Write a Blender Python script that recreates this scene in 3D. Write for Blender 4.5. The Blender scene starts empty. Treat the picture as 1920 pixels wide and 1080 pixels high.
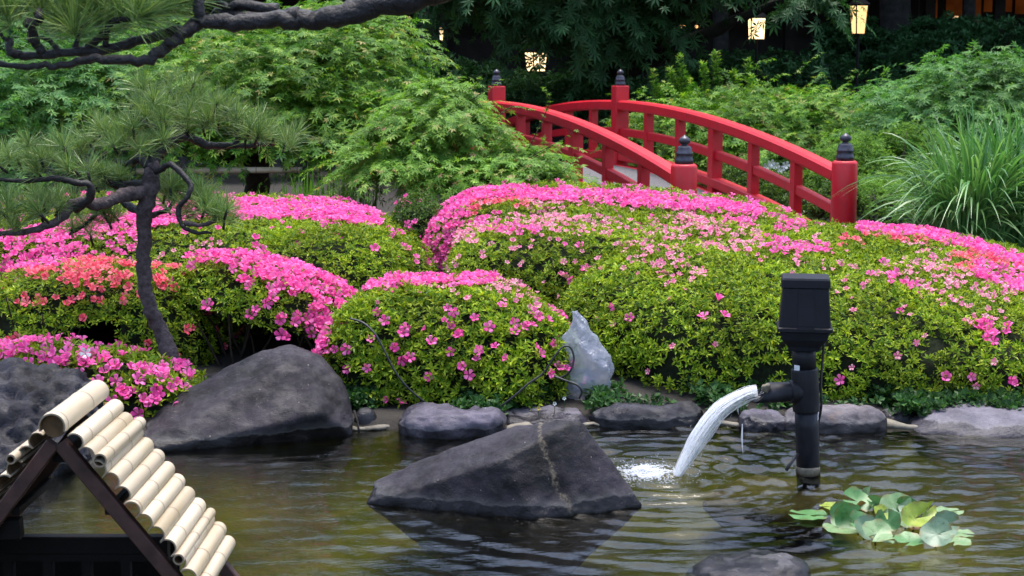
import bpy, bmesh, math, random
import numpy as np
from mathutils import Vector, Matrix, Quaternion, noise

# ------------------------------------------------------------------ camera, sky, sun, exposure
SC = bpy.context.scene
COL = SC.collection
F, PITCH, CAMZ = 2900.0, math.atan(405 / 2900.0), 2.1      # focal length in 1920-wide pixels
cam_d = bpy.data.cameras.new('camera')
cam_d.sensor_width = 36.0
cam_d.lens = 36.0 * F / 1920.0
cam_d.clip_end = 900.0
cam_d.dof.use_dof = True
cam_d.dof.focus_distance = 8.8
cam_d.dof.aperture_fstop = 6.3
cam = bpy.data.objects.new('camera', cam_d)
cam.location = (0, 0, CAMZ)
cam.rotation_euler = (math.pi / 2 - PITCH, 0, 0)
COL.objects.link(cam)
SC.camera = cam

SUN_EL, SUN_AZ = math.radians(78), math.radians(15)       # high and soft, from behind the viewer
world = bpy.data.worlds.new('World')
SC.world = world
world.use_nodes = True
wn = world.node_tree
bg = wn.nodes['Background']
sky = wn.nodes.new('ShaderNodeTexSky')
sky.sky_type = 'NISHITA'
sky.sun_disc = False
sky.sun_elevation = SUN_EL
sky.sun_rotation = SUN_AZ
sky.air_density = 1.0
sky.dust_density = 3.0
sky.ozone_density = 1.0
wn.links.new(sky.outputs[0], bg.inputs[0])
bg.inputs[1].default_value = 0.12
sun_d = bpy.data.lights.new('sun', 'SUN')
sun_d.energy = 1.2
sun_d.angle = math.radians(25)
sun_d.color = (1.0, 0.96, 0.9)
sun = bpy.data.objects.new('sun', sun_d)
# direction the light comes from: azimuth measured clockwise from +Y
sv = Vector((math.sin(SUN_AZ) * math.cos(SUN_EL), math.cos(SUN_AZ) * math.cos(SUN_EL), math.sin(SUN_EL)))
sun.rotation_euler = sv.to_track_quat('Z', 'Y').to_euler()
sun.location = (0, -10, 30)
COL.objects.link(sun)
SC.view_settings.view_transform = 'Standard'
SC.view_settings.look = 'None'
SC.view_settings.gamma = 1.0
SC.view_settings.exposure = 2.0
SC.view_settings.use_curve_mapping = False
SC.render.engine = 'CYCLES'
try:
    SC.cycles.use_denoising = True
    SC.cycles.denoiser = 'OPENIMAGEDENOISE'
except Exception:
    pass
SC.cycles.max_bounces = 8
SC.cycles.transparent_max_bounces = 12
SC.cycles.caustics_reflective = False
SC.cycles.caustics_refractive = False

# ------------------------------------------------------------------ small helpers
rng = np.random.default_rng(11)
random.seed(11)
cP, sP = math.cos(PITCH), math.sin(PITCH)
CAM = np.array([0, 0, CAMZ])


def ray(px, py):
    u, v = (px - 960) / F, -(py - 540) / F
    return np.array([u, cP + v * sP, -sP + v * cP])


def P(px, py, d):
    """the point of the place seen at a photograph position, d metres ahead of the viewer"""
    r = ray(px, py)
    return CAM + r * (d / r[1])


def Zp(px, py, z=0.0):
    """the same on a level plane"""
    r = ray(px, py)
    return CAM + r * ((z - CAMZ) / r[2])


def proj(V):
    V = np.asarray(V) - CAM
    dep = V[:, 1] * cP - V[:, 2] * sP
    up = V[:, 1] * sP + V[:, 2] * cP
    dep = np.maximum(dep, 0.05)
    return 960 + F * V[:, 0] / dep, 540 - F * up / dep, dep


def unit(a):
    a = np.asarray(a, float)
    return a / np.maximum(np.linalg.norm(a, axis=-1, keepdims=True), 1e-9)


def mesh_np(name, V, faces, mats=(), smooth=False, mat_idx=None):
    """a mesh from a vertex array and a list of face arrays (each of one corner count)"""
    me = bpy.data.meshes.new(name)
    V = np.asarray(V, np.float32)
    faces = [np.asarray(f, np.int32) for f in faces if len(f)]
    me.vertices.add(len(V))
    me.vertices.foreach_set('co', V.ravel())
    nl = sum(f.size for f in faces)
    npoly = sum(len(f) for f in faces)
    me.loops.add(nl)
    me.polygons.add(npoly)
    me.loops.foreach_set('vertex_index', np.concatenate([f.ravel() for f in faces]))
    tot = np.concatenate([np.full(len(f), f.shape[1], np.int32) for f in faces])
    st = np.concatenate([[0], np.cumsum(tot)[:-1]]).astype(np.int32)
    me.polygons.foreach_set('loop_start', st)
    me.polygons.foreach_set('loop_total', tot)
    for m in mats:
        me.materials.append(m)
    if mat_idx is not None:
        me.polygons.foreach_set('material_index', np.asarray(mat_idx, np.int32))
    me.update(calc_edges=True)
    me.validate()
    me.polygons.foreach_set('use_smooth', np.full(len(me.polygons), bool(smooth)))
    return me


def adopt(o, parent):
    if parent is not None:
        o.parent = parent
        w = Matrix.Identity(4)
        p = parent
        if p.type == 'EMPTY':
            w = Matrix.Translation(p.location)
        o.matrix_parent_inverse = w.inverted()


def obj(name, me, parent=None, kind=None):
    o = bpy.data.objects.new(name, me)
    COL.objects.link(o)
    adopt(o, parent)
    if kind:
        o['kind'] = kind
    return o


def tag(o, label, cat, group=None):
    o['label'] = label
    o['category'] = cat
    if group:
        o['group'] = group
    return o


def thing(name, label, cat, loc, group=None):
    o = bpy.data.objects.new(name, None)
    o.empty_display_size = 0.2
    o.location = Vector([float(x) for x in loc])
    COL.objects.link(o)
    return tag(o, label, cat, group)


def place(name, me, parent, loc, rot=None, scale=1.0):
    """one more object on a shared mesh"""
    o = bpy.data.objects.new(name, me)
    COL.objects.link(o)
    adopt(o, parent)
    M = Matrix.Translation(Vector([float(x) for x in loc]))
    if rot is not None:
        M = M @ rot.to_4x4()
    o.matrix_basis = M @ Matrix.Scale(scale, 4)
    return o


def rot_to(n, spin=0.0):
    """rotation that carries +Z onto n"""
    q = Vector((0, 0, 1)).rotation_difference(Vector([float(x) for x in n]))
    return (q @ Quaternion((0, 0, 1), spin)).to_matrix()


class MB:
    """collects pieces that belong to one part"""

    def __init__(self):
        self.V, self.F, self.n = [], [], 0

    def add(self, V, faces):
        V = np.asarray(V, float)
        self.V.append(V)
        for f in faces:
            f = np.asarray(f, np.int64)
            if len(f):
                self.F.append(f + self.n)
        self.n += len(V)
        return self

    def mesh(self, name, mats, smooth=False):
        d = {}
        for f in self.F:
            d.setdefault(f.shape[1], []).append(f)
        return mesh_np(name, np.concatenate(self.V), [np.concatenate(x) for x in d.values()], mats, smooth)


BOXF = np.array([[0, 1, 3, 2], [4, 6, 7, 5], [0, 4, 5, 1], [2, 3, 7, 6], [0, 2, 6, 4], [1, 5, 7, 3]])


def box(lo, hi):
    lo, hi = np.asarray(lo, float), np.asarray(hi, float)
    V = np.array([[x, y, z] for x in (lo[0], hi[0]) for y in (lo[1], hi[1]) for z in (lo[2], hi[2])])
    return V, [BOXF]


def catmull(pts, per=6):
    pts = np.asarray(pts, float)
    Q = np.vstack([2 * pts[0] - pts[1], pts, 2 * pts[-1] - pts[-2]])
    out = []
    for i in range(1, len(Q) - 2):
        for t in np.linspace(0, 1, per, endpoint=False):
            a, b, c, d = Q[i - 1], Q[i], Q[i + 1], Q[i + 2]
            out.append(0.5 * (2 * b + (c - a) * t + (2 * a - 5 * b + 4 * c - d) * t * t + (3 * b - a - 3 * c + d) * t ** 3))
    out.append(Q[-2])
    return np.array(out)


def frames(path):
    path = np.asarray(path, float)
    T = unit(np.gradient(path, axis=0))
    N = np.zeros_like(T)
    n = np.cross(T[0], [0.13, 0.2, 1.0])
    if np.linalg.norm(n) < 1e-4:
        n = np.cross(T[0], [1, 0, 0])
    n = unit(n)
    for i in range(len(T)):
        n = unit(n - T[i] * np.dot(n, T[i]))
        N[i] = n
    return T, N, np.cross(T, N)


def tube(path, rad, segs=8, caps=True):
    path = np.asarray(path, float)
    rad = np.broadcast_to(np.asarray(rad, float), (len(path),))
    T, N, B = frames(path)
    a = np.linspace(0, 2 * np.pi, segs, endpoint=False)
    V = path[:, None, :] + rad[:, None, None] * (np.cos(a)[None, :, None] * N[:, None, :] + np.sin(a)[None, :, None] * B[:, None, :])
    m = len(path)
    idx = np.arange(m * segs).reshape(m, segs)
    q = np.stack([idx[:-1], np.roll(idx[:-1], -1, 1), np.roll(idx[1:], -1, 1), idx[1:]], -1).reshape(-1, 4)
    V = V.reshape(-1, 3)
    fs = [q]
    if caps:
        V = np.vstack([V, path[0], path[-1]])
        c0, c1 = m * segs, m * segs + 1
        r0, r1 = idx[0], idx[-1]
        fs.append(np.stack([np.full(segs, c0), np.roll(r0, -1), r0], -1))
        fs.append(np.stack([np.full(segs, c1), r1, np.roll(r1, -1)], -1))
    return V, fs


def lathe(profile, segs=24, base=(0, 0, 0)):
    pr = np.asarray(profile, float)
    a = np.linspace(0, 2 * np.pi, segs, endpoint=False)
    V = np.stack([pr[:, 0:1] * np.cos(a), pr[:, 0:1] * np.sin(a), np.repeat(pr[:, 1:2], segs, 1)], -1)
    m = len(pr)
    idx = np.arange(m * segs).reshape(m, segs)
    q = np.stack([idx[:-1], np.roll(idx[:-1], -1, 1), np.roll(idx[1:], -1, 1), idx[1:]], -1).reshape(-1, 4)
    return V.reshape(-1, 3) + np.asarray(base, float), [q]


def sweep_rect(path, side, w, h, bev=0.012):
    """a bar of rectangular section with eased edges; side is its level sideways direction"""
    path = np.asarray(path, float)
    side = unit(side)
    T = unit(np.gradient(path, axis=0))
    up = unit(np.cross(np.broadcast_to(side, T.shape), T))
    up = np.where(up[:, 2:3] < 0, -up, up)
    w2, h2 = w / 2, h / 2
    b = min(bev, w2 * .6, h2 * .6)
    sec = np.array([[-w2, -h2 + b], [-w2 + b, -h2], [w2 - b, -h2], [w2, -h2 + b], [w2, h2 - b], [w2 - b, h2], [-w2 + b, h2], [-w2, h2 - b]])
    V = path[:, None, :] + sec[None, :, 0:1] * side + sec[None, :, 1:2] * up[:, None, :]
    m, k = len(path), len(sec)
    idx = np.arange(m * k).reshape(m, k)
    q = np.stack([idx[:-1], np.roll(idx[:-1], -1, 1), np.roll(idx[1:], -1, 1), idx[1:]], -1).reshape(-1, 4)
    return V.reshape(-1, 3), [q, idx[0][None, ::-1], idx[-1][None, :]]


def bev_box(lo, hi, b, name, mats):
    bm = bmesh.new()
    V, Fs = box(lo, hi)
    vs = [bm.verts.new(v) for v in V]
    for f in BOXF:
        bm.faces.new([vs[i] for i in f])
    bmesh.ops.recalc_face_normals(bm, faces=bm.faces)
    bmesh.ops.bevel(bm, geom=list(bm.edges), offset=b, segments=2, affect='EDGES', profile=0.6)
    me = bpy.data.meshes.new(name)
    bm.to_mesh(me)
    bm.free()
    for m in mats:
        me.materials.append(m)
    return me


def vnoise(V, scale, seed=0.0, octs=3):
    """fractal noise at each vertex"""
    out = np.zeros(len(V))
    for i, v in enumerate(np.asarray(V)):
        out[i] = noise.fractal(Vector((v[0] * scale + seed, v[1] * scale - seed, v[2] * scale + 2 * seed)), 0.9, 2.1, octs)
    return out


# ------------------------------------------------------------------ materials
def nodes_of(name):
    m = bpy.data.materials.new(name)
    m.use_nodes = True
    nt = m.node_tree
    return m, nt, nt.nodes['Principled BSDF'], nt.nodes['Material Output']


def nn(nt, kind, **kw):
    n = nt.nodes.new(kind)
    for k, v in kw.items():
        setattr(n, k, v)
    return n


def ramp(nt, stops, src=None, interp='LINEAR'):
    r = nn(nt, 'ShaderNodeValToRGB')
    r.color_ramp.interpolation = interp
    el = r.color_ramp.elements
    while len(el) > 1:
        el.remove(el[-1])
    el[0].position = stops[0][0]
    el[0].color = (*stops[0][1], 1)
    for p, c in stops[1:]:
        e = el.new(p)
        e.color = (*c, 1)
    if src is not None:
        nt.links.new(src, r.inputs[0])
    return r


def noise_tex(nt, scale, detail=4, rough=0.55, coord=None, stretch=None):
    t = nn(nt, 'ShaderNodeTexNoise')
    t.inputs['Scale'].default_value = scale
    t.inputs['Detail'].default_value = detail
    t.inputs['Roughness'].default_value = rough
    tc = nn(nt, 'ShaderNodeNewGeometry') if coord is None else None
    src = tc.outputs['Position'] if coord is None else coord
    if stretch is not None:
        mp = nn(nt, 'ShaderNodeMapping')
        mp.inputs['Scale'].default_value = stretch
        nt.links.new(src, mp.inputs[0])
        src = mp.outputs[0]
    nt.links.new(src, t.inputs['Vector'])
    return t


def mix_rgb(nt, a, b, fac, mode='MIX'):
    m = nn(nt, 'ShaderNodeMix', data_type='RGBA', blend_type=mode)
    for sock, v in ((m.inputs[6], a), (m.inputs[7], b), (m.inputs[0], fac)):
        if hasattr(v, 'links') or hasattr(v, 'is_linked'):
            nt.links.new(v, sock)
        elif isinstance(v, (int, float)):
            sock.default_value = v
        else:
            sock.default_value = (*v, 1)
    return m.outputs[2]


def bump(nt, bsdf, src, strength=0.5, dist=0.01):
    b = nn(nt, 'ShaderNodeBump')
    b.inputs['Strength'].default_value = strength
    b.inputs['Distance'].default_value = dist
    nt.links.new(src, b.inputs['Height'])
    nt.links.new(b.outputs[0], bsdf.inputs['Normal'])
    return b


def leaf_mat(name, stops, rough=0.5, trans=0.3, tcol=(1.3, 1.35, 0.7), patch=0.35, patch_scale=2.5, spec=0.2):
    """leaves: each leaf (mesh island) its own shade, slow drift over the plant, some light through"""
    m, nt, bs, out = nodes_of(name)
    g = nn(nt, 'ShaderNodeNewGeometry')
    r = ramp(nt, stops, g.outputs['Random Per Island'])
    n = noise_tex(nt, patch_scale, 3)
    pr = ramp(nt, [(0.3, (1 - patch,) * 3), (0.7, (1 + patch,) * 3)], n.outputs['Fac'])
    c = mix_rgb(nt, r.outputs[0], pr.outputs[0], 1.0, 'MULTIPLY')
    nt.links.new(c, bs.inputs['Base Color'])
    bs.inputs['Roughness'].default_value = rough
    bs.inputs['Specular IOR Level'].default_value = spec
    tr = nn(nt, 'ShaderNodeBsdfTranslucent')
    tc = mix_rgb(nt, c, tcol, 1.0, 'MULTIPLY')
    nt.links.new(tc, tr.inputs[0])
    mx = nn(nt, 'ShaderNodeMixShader')
    mx.inputs[0].default_value = trans
    nt.links.new(bs.outputs[0], mx.inputs[1])
    nt.links.new(tr.outputs[0], mx.inputs[2])
    nt.links.new(mx.outputs[0], out.inputs[0])
    return m


def flower_mat(name, stops):
    m, nt, bs, out = nodes_of(name)
    g = nn(nt, 'ShaderNodeObjectInfo')
    gi = nn(nt, 'ShaderNodeNewGeometry')
    ad = nn(nt, 'ShaderNodeMath', operation='ADD')
    nt.links.new(g.outputs['Random'], ad.inputs[0])
    nt.links.new(gi.outputs['Random Per Island'], ad.inputs[1])
    fr = nn(nt, 'ShaderNodeMath', operation='FRACT')
    nt.links.new(ad.outputs[0], fr.inputs[0])
    r = ramp(nt, stops, fr.outputs[0])
    nt.links.new(r.outputs[0], bs.inputs['Base Color'])
    bs.inputs['Roughness'].default_value = 0.6
    bs.inputs['Specular IOR Level'].default_value = 0.2
    tr = nn(nt, 'ShaderNodeBsdfTranslucent')
    nt.links.new(r.outputs[0], tr.inputs[0])
    mx = nn(nt, 'ShaderNodeMixShader')
    mx.inputs[0].default_value = 0.35
    nt.links.new(bs.outputs[0], mx.inputs[1])
    nt.links.new(tr.outputs[0], mx.inputs[2])
    nt.links.new(mx.outputs[0], out.inputs[0])
    return m


def plain(name, col, rough=0.5, spec=0.5, vary=0.0, scale=6.0, bmp=0.0, bscale=40.0, bdist=0.004, metallic=0.0):
    m, nt, bs, out = nodes_of(name)
    bs.inputs['Roughness'].default_value = rough
    bs.inputs['Specular IOR Level'].default_value = spec
    bs.inputs['Metallic'].default_value = metallic
    if vary:
        n = noise_tex(nt, scale, 6, 0.6)
        r = ramp(nt, [(0.3, tuple(x * (1 - vary) for x in col)), (0.7, tuple(min(1, x * (1 + vary)) for x in col))], n.outputs['Fac'])
        nt.links.new(r.outputs[0], bs.inputs['Base Color'])
    else:
        bs.inputs['Base Color'].default_value = (*col, 1)
    if bmp:
        n2 = noise_tex(nt, bscale, 5, 0.6)
        bump(nt, bs, n2.outputs['Fac'], bmp, bdist)
    return m


def rock_mat(name, dark, light, spot=(0.35, 0.33, 0.28), spots=0.6, rough=0.66, wet=True, pits=0.6, tan=None, streak=None):
    m, nt, bs, out = nodes_of(name)
    n = noise_tex(nt, 2.6, 10, 0.68)
    c = ramp(nt, [(0.38, dark), (0.5, tuple((a + b) / 2 for a, b in zip(dark, light))), (0.60, light)], n.outputs['Fac']).outputs[0]
    if tan is not None:
        nz = noise_tex(nt, 2.2, 6, 0.6)
        f = ramp(nt, [(0.5, (0, 0, 0)), (0.62, (1, 1, 1))], nz.outputs['Fac']).outputs[0]
        c = mix_rgb(nt, c, tan, f)
    n2 = noise_tex(nt, 9, 10, 0.75)
    f2 = ramp(nt, [(0.60, (0, 0, 0)), (0.78, (spots,) * 3)], n2.outputs['Fac']).outputs[0]
    c = mix_rgb(nt, c, spot, f2)
    n5 = noise_tex(nt, 55, 2, 0.5)
    f5 = ramp(nt, [(0.735, (0, 0, 0)), (0.76, (min(1, spots * 3),) * 3)], n5.outputs['Fac']).outputs[0]
    c = mix_rgb(nt, c, tuple(min(1, x * 1.5) for x in spot), f5)
    if streak is not None:          # a pale mineral seam cutting through the stone
        g0 = nn(nt, 'ShaderNodeNewGeometry')
        dt = nn(nt, 'ShaderNodeVectorMath', operation='DOT_PRODUCT')
        nt.links.new(g0.outputs['Position'], dt.inputs[0])
        dt.inputs[1].default_value = streak[0]
        ns = noise_tex(nt, 12, 5, 0.6)
        md = nn(nt, 'ShaderNodeMath', operation='MULTIPLY_ADD')
        nt.links.new(ns.outputs['Fac'], md.inputs[0])
        md.inputs[1].default_value = 0.09
        nt.links.new(dt.outputs['Value'], md.inputs[2])
        sh = nn(nt, 'ShaderNodeMath', operation='SUBTRACT')
        nt.links.new(md.outputs[0], sh.inputs[0])
        sh.inputs[1].default_value = streak[1] + 0.045
        ab0 = nn(nt, 'ShaderNodeMath', operation='ABSOLUTE')
        nt.links.new(sh.outputs[0], ab0.inputs[0])
        sf = ramp(nt, [(0.0, (.75,) * 3), (0.007, (.5,) * 3), (0.016, (0, 0, 0))], ab0.outputs[0]).outputs[0]
        nb_ = noise_tex(nt, 30, 4, .7)
        br = ramp(nt, [(.42, (0, 0, 0)), (.58, (1, 1, 1))], nb_.outputs['Fac']).outputs[0]
        c = mix_rgb(nt, c, (0.16, 0.135, 0.095), mix_rgb(nt, sf, br, 1.0, 'MULTIPLY'))
    # hairline joints
    nv = noise_tex(nt, 1.7, 3, 0.5, stretch=(1, 1, 1.7))
    sb = nn(nt, 'ShaderNodeMath', operation='SUBTRACT')
    nt.links.new(nv.outputs['Fac'], sb.inputs[0])
    sb.inputs[1].default_value = 0.5
    ab = nn(nt, 'ShaderNodeMath', operation='ABSOLUTE')
    nt.links.new(sb.outputs[0], ab.inputs[0])
    vein = ramp(nt, [(0.0, (0, 0, 0)), (0.004, (1, 1, 1))], ab.outputs[0]).outputs[0]
    c = mix_rgb(nt, c, mix_rgb(nt, (0.6, 0.6, 0.6), (1, 1, 1), vein), 1.0, 'MULTIPLY')
    if wet:
        g = nn(nt, 'ShaderNodeNewGeometry')
        sx = nn(nt, 'ShaderNodeSeparateXYZ')
        nt.links.new(g.outputs['Position'], sx.inputs[0])
        nw = noise_tex(nt, 6, 5)
        a = nn(nt, 'ShaderNodeMath', operation='MULTIPLY_ADD')
        nt.links.new(nw.outputs['Fac'], a.inputs[0])
        a.inputs[1].default_value = -0.10
        nt.links.new(sx.outputs[2], a.inputs[2])
        lime = ramp(nt, [(0.0, (0, 0, 0)), (0.008, (0.22,) * 3), (0.02, (0.10,) * 3), (0.05, (0, 0, 0))], a.outputs[0]).outputs[0]
        c = mix_rgb(nt, c, (0.22, 0.22, 0.21), lime)
        damp = ramp(nt, [(0.0, (0.35,) * 3), (0.012, (1, 1, 1))], a.outputs[0]).outputs[0]
        c = mix_rgb(nt, c, damp, 1.0, 'MULTIPLY')
        alg = ramp(nt, [(0.46, (1, 1, 1)), (0.49, (0, 0, 0))])
        a5 = nn(nt, 'ShaderNodeMath', operation='ADD')
        nt.links.new(sx.outputs[2], a5.inputs[0])
        a5.inputs[1].default_value = 0.5
        nt.links.new(a5.outputs[0], alg.inputs[0])
        c = mix_rgb(nt, c, (0.052, 0.052, 0.014), alg.outputs[0])
        rr = ramp(nt, [(0.0, (0.22,) * 3), (0.015, (1, 1, 1))], a.outputs[0])
        rn = noise_tex(nt, 7, 8, 0.7)
        rv = ramp(nt, [(0.40, (rough - .20,) * 3), (0.60, (rough + .2,) * 3)], rn.outputs['Fac'])
        nt.links.new(mix_rgb(nt, rr.outputs[0], rv.outputs[0], 1.0, 'MULTIPLY'), bs.inputs['Roughness'])
    else:
        bs.inputs['Roughness'].default_value = rough
    nt.links.new(c, bs.inputs['Base Color'])
    bs.inputs['Specular IOR Level'].default_value = 0.24
    n3 = noise_tex(nt, 16, 12, 0.72)
    v = nn(nt, 'ShaderNodeTexVoronoi')
    v.inputs['Scale'].default_value = 34
    g2 = nn(nt, 'ShaderNodeNewGeometry')
    nt.links.new(g2.outputs['Position'], v.inputs['Vector'])
    vr = ramp(nt, [(0.0, (0, 0, 0)), (0.22, (1, 1, 1))], v.outputs['Distance'])
    h = mix_rgb(nt, n3.outputs['Fac'], vr.outputs[0], pits * .6, 'MULTIPLY')
    h = mix_rgb(nt, h, vein, .12, 'MULTIPLY')
    bump(nt, bs, h, 0.85, 0.014)
    return m


M = {}
M['azalea'] = leaf_mat('azalea_leaf', [(0.0, (0.042, 0.11, 0.006)), (0.3, (0.115, 0.215, 0.010)), (0.65, (0.24, 0.335, 0.018)), (1.0, (0.36, 0.44, 0.035))], 0.42, 0.3, (1.3, 1.2, 0.6))
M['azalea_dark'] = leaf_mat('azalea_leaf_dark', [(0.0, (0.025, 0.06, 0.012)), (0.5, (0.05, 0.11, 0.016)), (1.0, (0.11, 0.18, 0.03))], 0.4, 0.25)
M['pink'] = flower_mat('petal_pink', [(0.0, (0.80, 0.065, 0.32)), (0.5, (0.87, 0.115, 0.42)), (1.0, (0.90, 0.23, 0.52))])
M['pale'] = flower_mat('petal_pale_pink', [(0.0, (0.80, 0.15, 0.34)), (0.5, (0.85, 0.28, 0.45)), (1.0, (0.85, 0.45, 0.50))])
M['coral'] = flower_mat('petal_coral', [(0.0, (0.78, 0.055, 0.13)), (0.5, (0.85, 0.12, 0.19)), (1.0, (0.88, 0.24, 0.28))])
M['stamen'] = plain('stamen', (0.6, 0.25, 0.3), 0.6)
M['maple'] = leaf_mat('maple_leaf', [(0.0, (0.034, 0.115, 0.012)), (0.5, (0.088, 0.22, 0.020)), (0.92, (0.20, 0.34, 0.035)), (0.97, (0.30, 0.36, 0.08)), (1.0, (0.40, 0.30, 0.12))], 0.5, 0.35, patch=0.3, patch_scale=1.2)
M['maple_blue'] = leaf_mat('maple_leaf_cool', [(0.0, (0.032, 0.115, 0.028)), (0.5, (0.068, 0.19, 0.042)), (1.0, (0.13, 0.28, 0.055))], 0.5, 0.35, patch=0.3, patch_scale=1.2)
M['maple_light'] = leaf_mat('maple_leaf_light', [(0.0, (0.065, 0.165, 0.022)), (0.5, (0.14, 0.29, 0.038)), (0.92, (0.23, 0.40, 0.06)), (0.97, (0.36, 0.34, 0.12)), (1.0, (0.42, 0.22, 0.15))], 0.5, 0.35, patch=0.25, patch_scale=1.5)
M['maple_shade'] = leaf_mat('maple_leaf_shaded', [(0.0, (0.014, 0.05, 0.016)), (1.0, (0.038, 0.11, 0.034))], 0.5, 0.3)  # leaf green darkened to stand for the shade under the trees
M['fine'] = leaf_mat('fine_leaf', [(0.0, (0.06, 0.15, 0.02)), (1.0, (0.17, 0.31, 0.05))], 0.55, 0.35)
M['canopy'] = leaf_mat('canopy_leaf', [(0.0, (0.015, 0.04, 0.015)), (1.0, (0.035, 0.075, 0.02))], 0.5, 0.15)
M['blade'] = leaf_mat('grass_blade', [(0.0, (0.04, 0.13, 0.035)), (0.6, (0.09, 0.23, 0.06)), (1.0, (0.19, 0.34, 0.12))], 0.38, 0.3, patch=0.2, spec=0.5)
M['iris'] = leaf_mat('iris_blade', [(0.0, (0.06, 0.17, 0.02)), (1.0, (0.15, 0.30, 0.04))], 0.4, 0.35)
M['needle'] = leaf_mat('pine_needle', [(0.0, (0.06, 0.13, 0.035)), (0.6, (0.12, 0.21, 0.06)), (1.0, (0.26, 0.34, 0.12))], 0.4, 0.25, spec=0.5, patch=0.2)
M['cover'] = leaf_mat('ground_cover_leaf', [(0.0, (0.012, 0.045, 0.01)), (1.0, (0.05, 0.13, 0.03))], 0.45, 0.3)
M['bark'] = plain('pine_bark', (0.065, 0.05, 0.052), 0.85, 0.25, 0.6, 30, 0.8, 55, 0.02)
M['bark_wet'] = plain('damp_bark', (0.009, 0.0075, 0.009), 0.55, 0.4, 0.5, 25, 0.8, 60, 0.015)
M['bark_grey'] = plain('grey_bark', (0.022, 0.02, 0.019), 0.9, 0.2, 0.5, 8, 0.7, 18, 0.03)
M['twig'] = plain('twig_wood', (0.035, 0.026, 0.018), 0.9, 0.2, 0.5, 20)
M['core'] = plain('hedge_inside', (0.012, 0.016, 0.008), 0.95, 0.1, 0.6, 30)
M['soil'] = plain('dark_soil', (0.03, 0.024, 0.017), 0.95, 0.2, 0.5, 5, 0.6, 30, 0.02)

# ------------------------------------------------------------------ ground, pond
SHORE_PX = [(-260, 900), (0, 893), (170, 885), (280, 850), (420, 830), (640, 808), (760, 806), (950, 806), (1100, 800), (1310, 796), (1460, 800), (1650, 796), (1720, 806), (1920, 815), (2200, 820)]
_sh = np.array([Zp(a, b)[:2] for a, b in SHORE_PX])
_sh = _sh[np.argsort(_sh[:, 0])]


def shore_y(x):
    return np.interp(x, _sh[:, 0], _sh[:, 1])


def ground_z(x, y):
    x, y = np.asarray(x, float), np.asarray(y, float)
    d = y - shore_y(x)
    far = np.interp(d, [-9, -1.2, -0.35, -0.02, 0.05, 0.3, 1.0, 3.5, 5.5, 30, 400], [-.38, -.38, -.32, -.10, 0.03, 0.06, 0.12, 0.30, 0.36, 0.6, 0.6])
    near = np.interp(4.35 - y, [-0.5, 0.0, 0.3, 1.5], [-.5, -0.10, 0.12, 0.40])
    side = np.interp(np.abs(x) - 5.2, [0, 0.5, 1.5], [-.5, 0.1, 0.3])
    return np.maximum(far, np.maximum(near, side))


def grid_sheet(xs, ys, zf):
    X, Y = np.meshgrid(xs, ys)
    Zz = zf(X, Y)
    V = np.stack([X.ravel(), Y.ravel(), Zz.ravel()], -1)
    nx, ny = len(xs), len(ys)
    i = np.arange(nx * ny).reshape(ny, nx)
    q = np.stack([i[:-1, :-1], i[:-1, 1:], i[1:, 1:], i[1:, :-1]], -1).reshape(-1, 4)
    return V, [q]


xs = np.concatenate([[-600, -200, -80, -40, -20, -12, -8], np.arange(-6, 6.01, 0.12), [8, 12, 20, 40, 80, 200, 600]])
ys = np.concatenate([[-300, -100, -30, -10, -3, 0, 2, 3], np.arange(3.6, 15, 0.12), [16, 18, 20, 24, 28, 34, 40, 60, 120, 300, 600]])
V, Fs = grid_sheet(xs, ys, ground_z)
V[:, 2] += 0.03 * vnoise(V, 2.1, 3.0) * (np.abs(V[:, 0]) < 7) * (V[:, 1] < 16)
m, nt, bs, out = nodes_of('earth_and_pond_bed')
g = nn(nt, 'ShaderNodeNewGeometry')
sx = nn(nt, 'ShaderNodeSeparateXYZ')
nt.links.new(g.outputs['Position'], sx.inputs[0])
na = noise_tex(nt, 1.9, 7, 0.65)
moss = ramp(nt, [(0.3, (0.020, 0.021, 0.006)), (0.47, (0.055, 0.052, 0.012)), (0.6, (0.105, 0.095, 0.020)), (0.75, (0.12, 0.07, 0.035))], na.outputs['Fac'])
nb = noise_tex(nt, 9, 5, 0.6)
soil = ramp(nt, [(0.3, (0.006, 0.005, 0.004)), (0.7, (0.018, 0.014, 0.009))], nb.outputs['Fac'])
wl = ramp(nt, [(0.46, (0, 0, 0)), (0.5, (1, 1, 1))], sx.outputs[2])
wl.inputs[0].default_value = 0.5
ad = nn(nt, 'ShaderNodeMath', operation='ADD')
nt.links.new(sx.outputs[2], ad.inputs[0])
ad.inputs[1].default_value = 0.5
nt.links.new(ad.outputs[0], wl.inputs[0])
nt.links.new(mix_rgb(nt, moss.outputs[0], soil.outputs[0], wl.outputs[0]), bs.inputs['Base Color'])
bs.inputs['Roughness'].default_value = 0.9
bump(nt, bs, nb.outputs['Fac'], 0.6, 0.03)
obj('ground', mesh_np('ground', V, Fs, [m], True), kind='structure')

# water: clear film over the bed, ripples as real relief
SPLASH = Zp(1255, 893)


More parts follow.
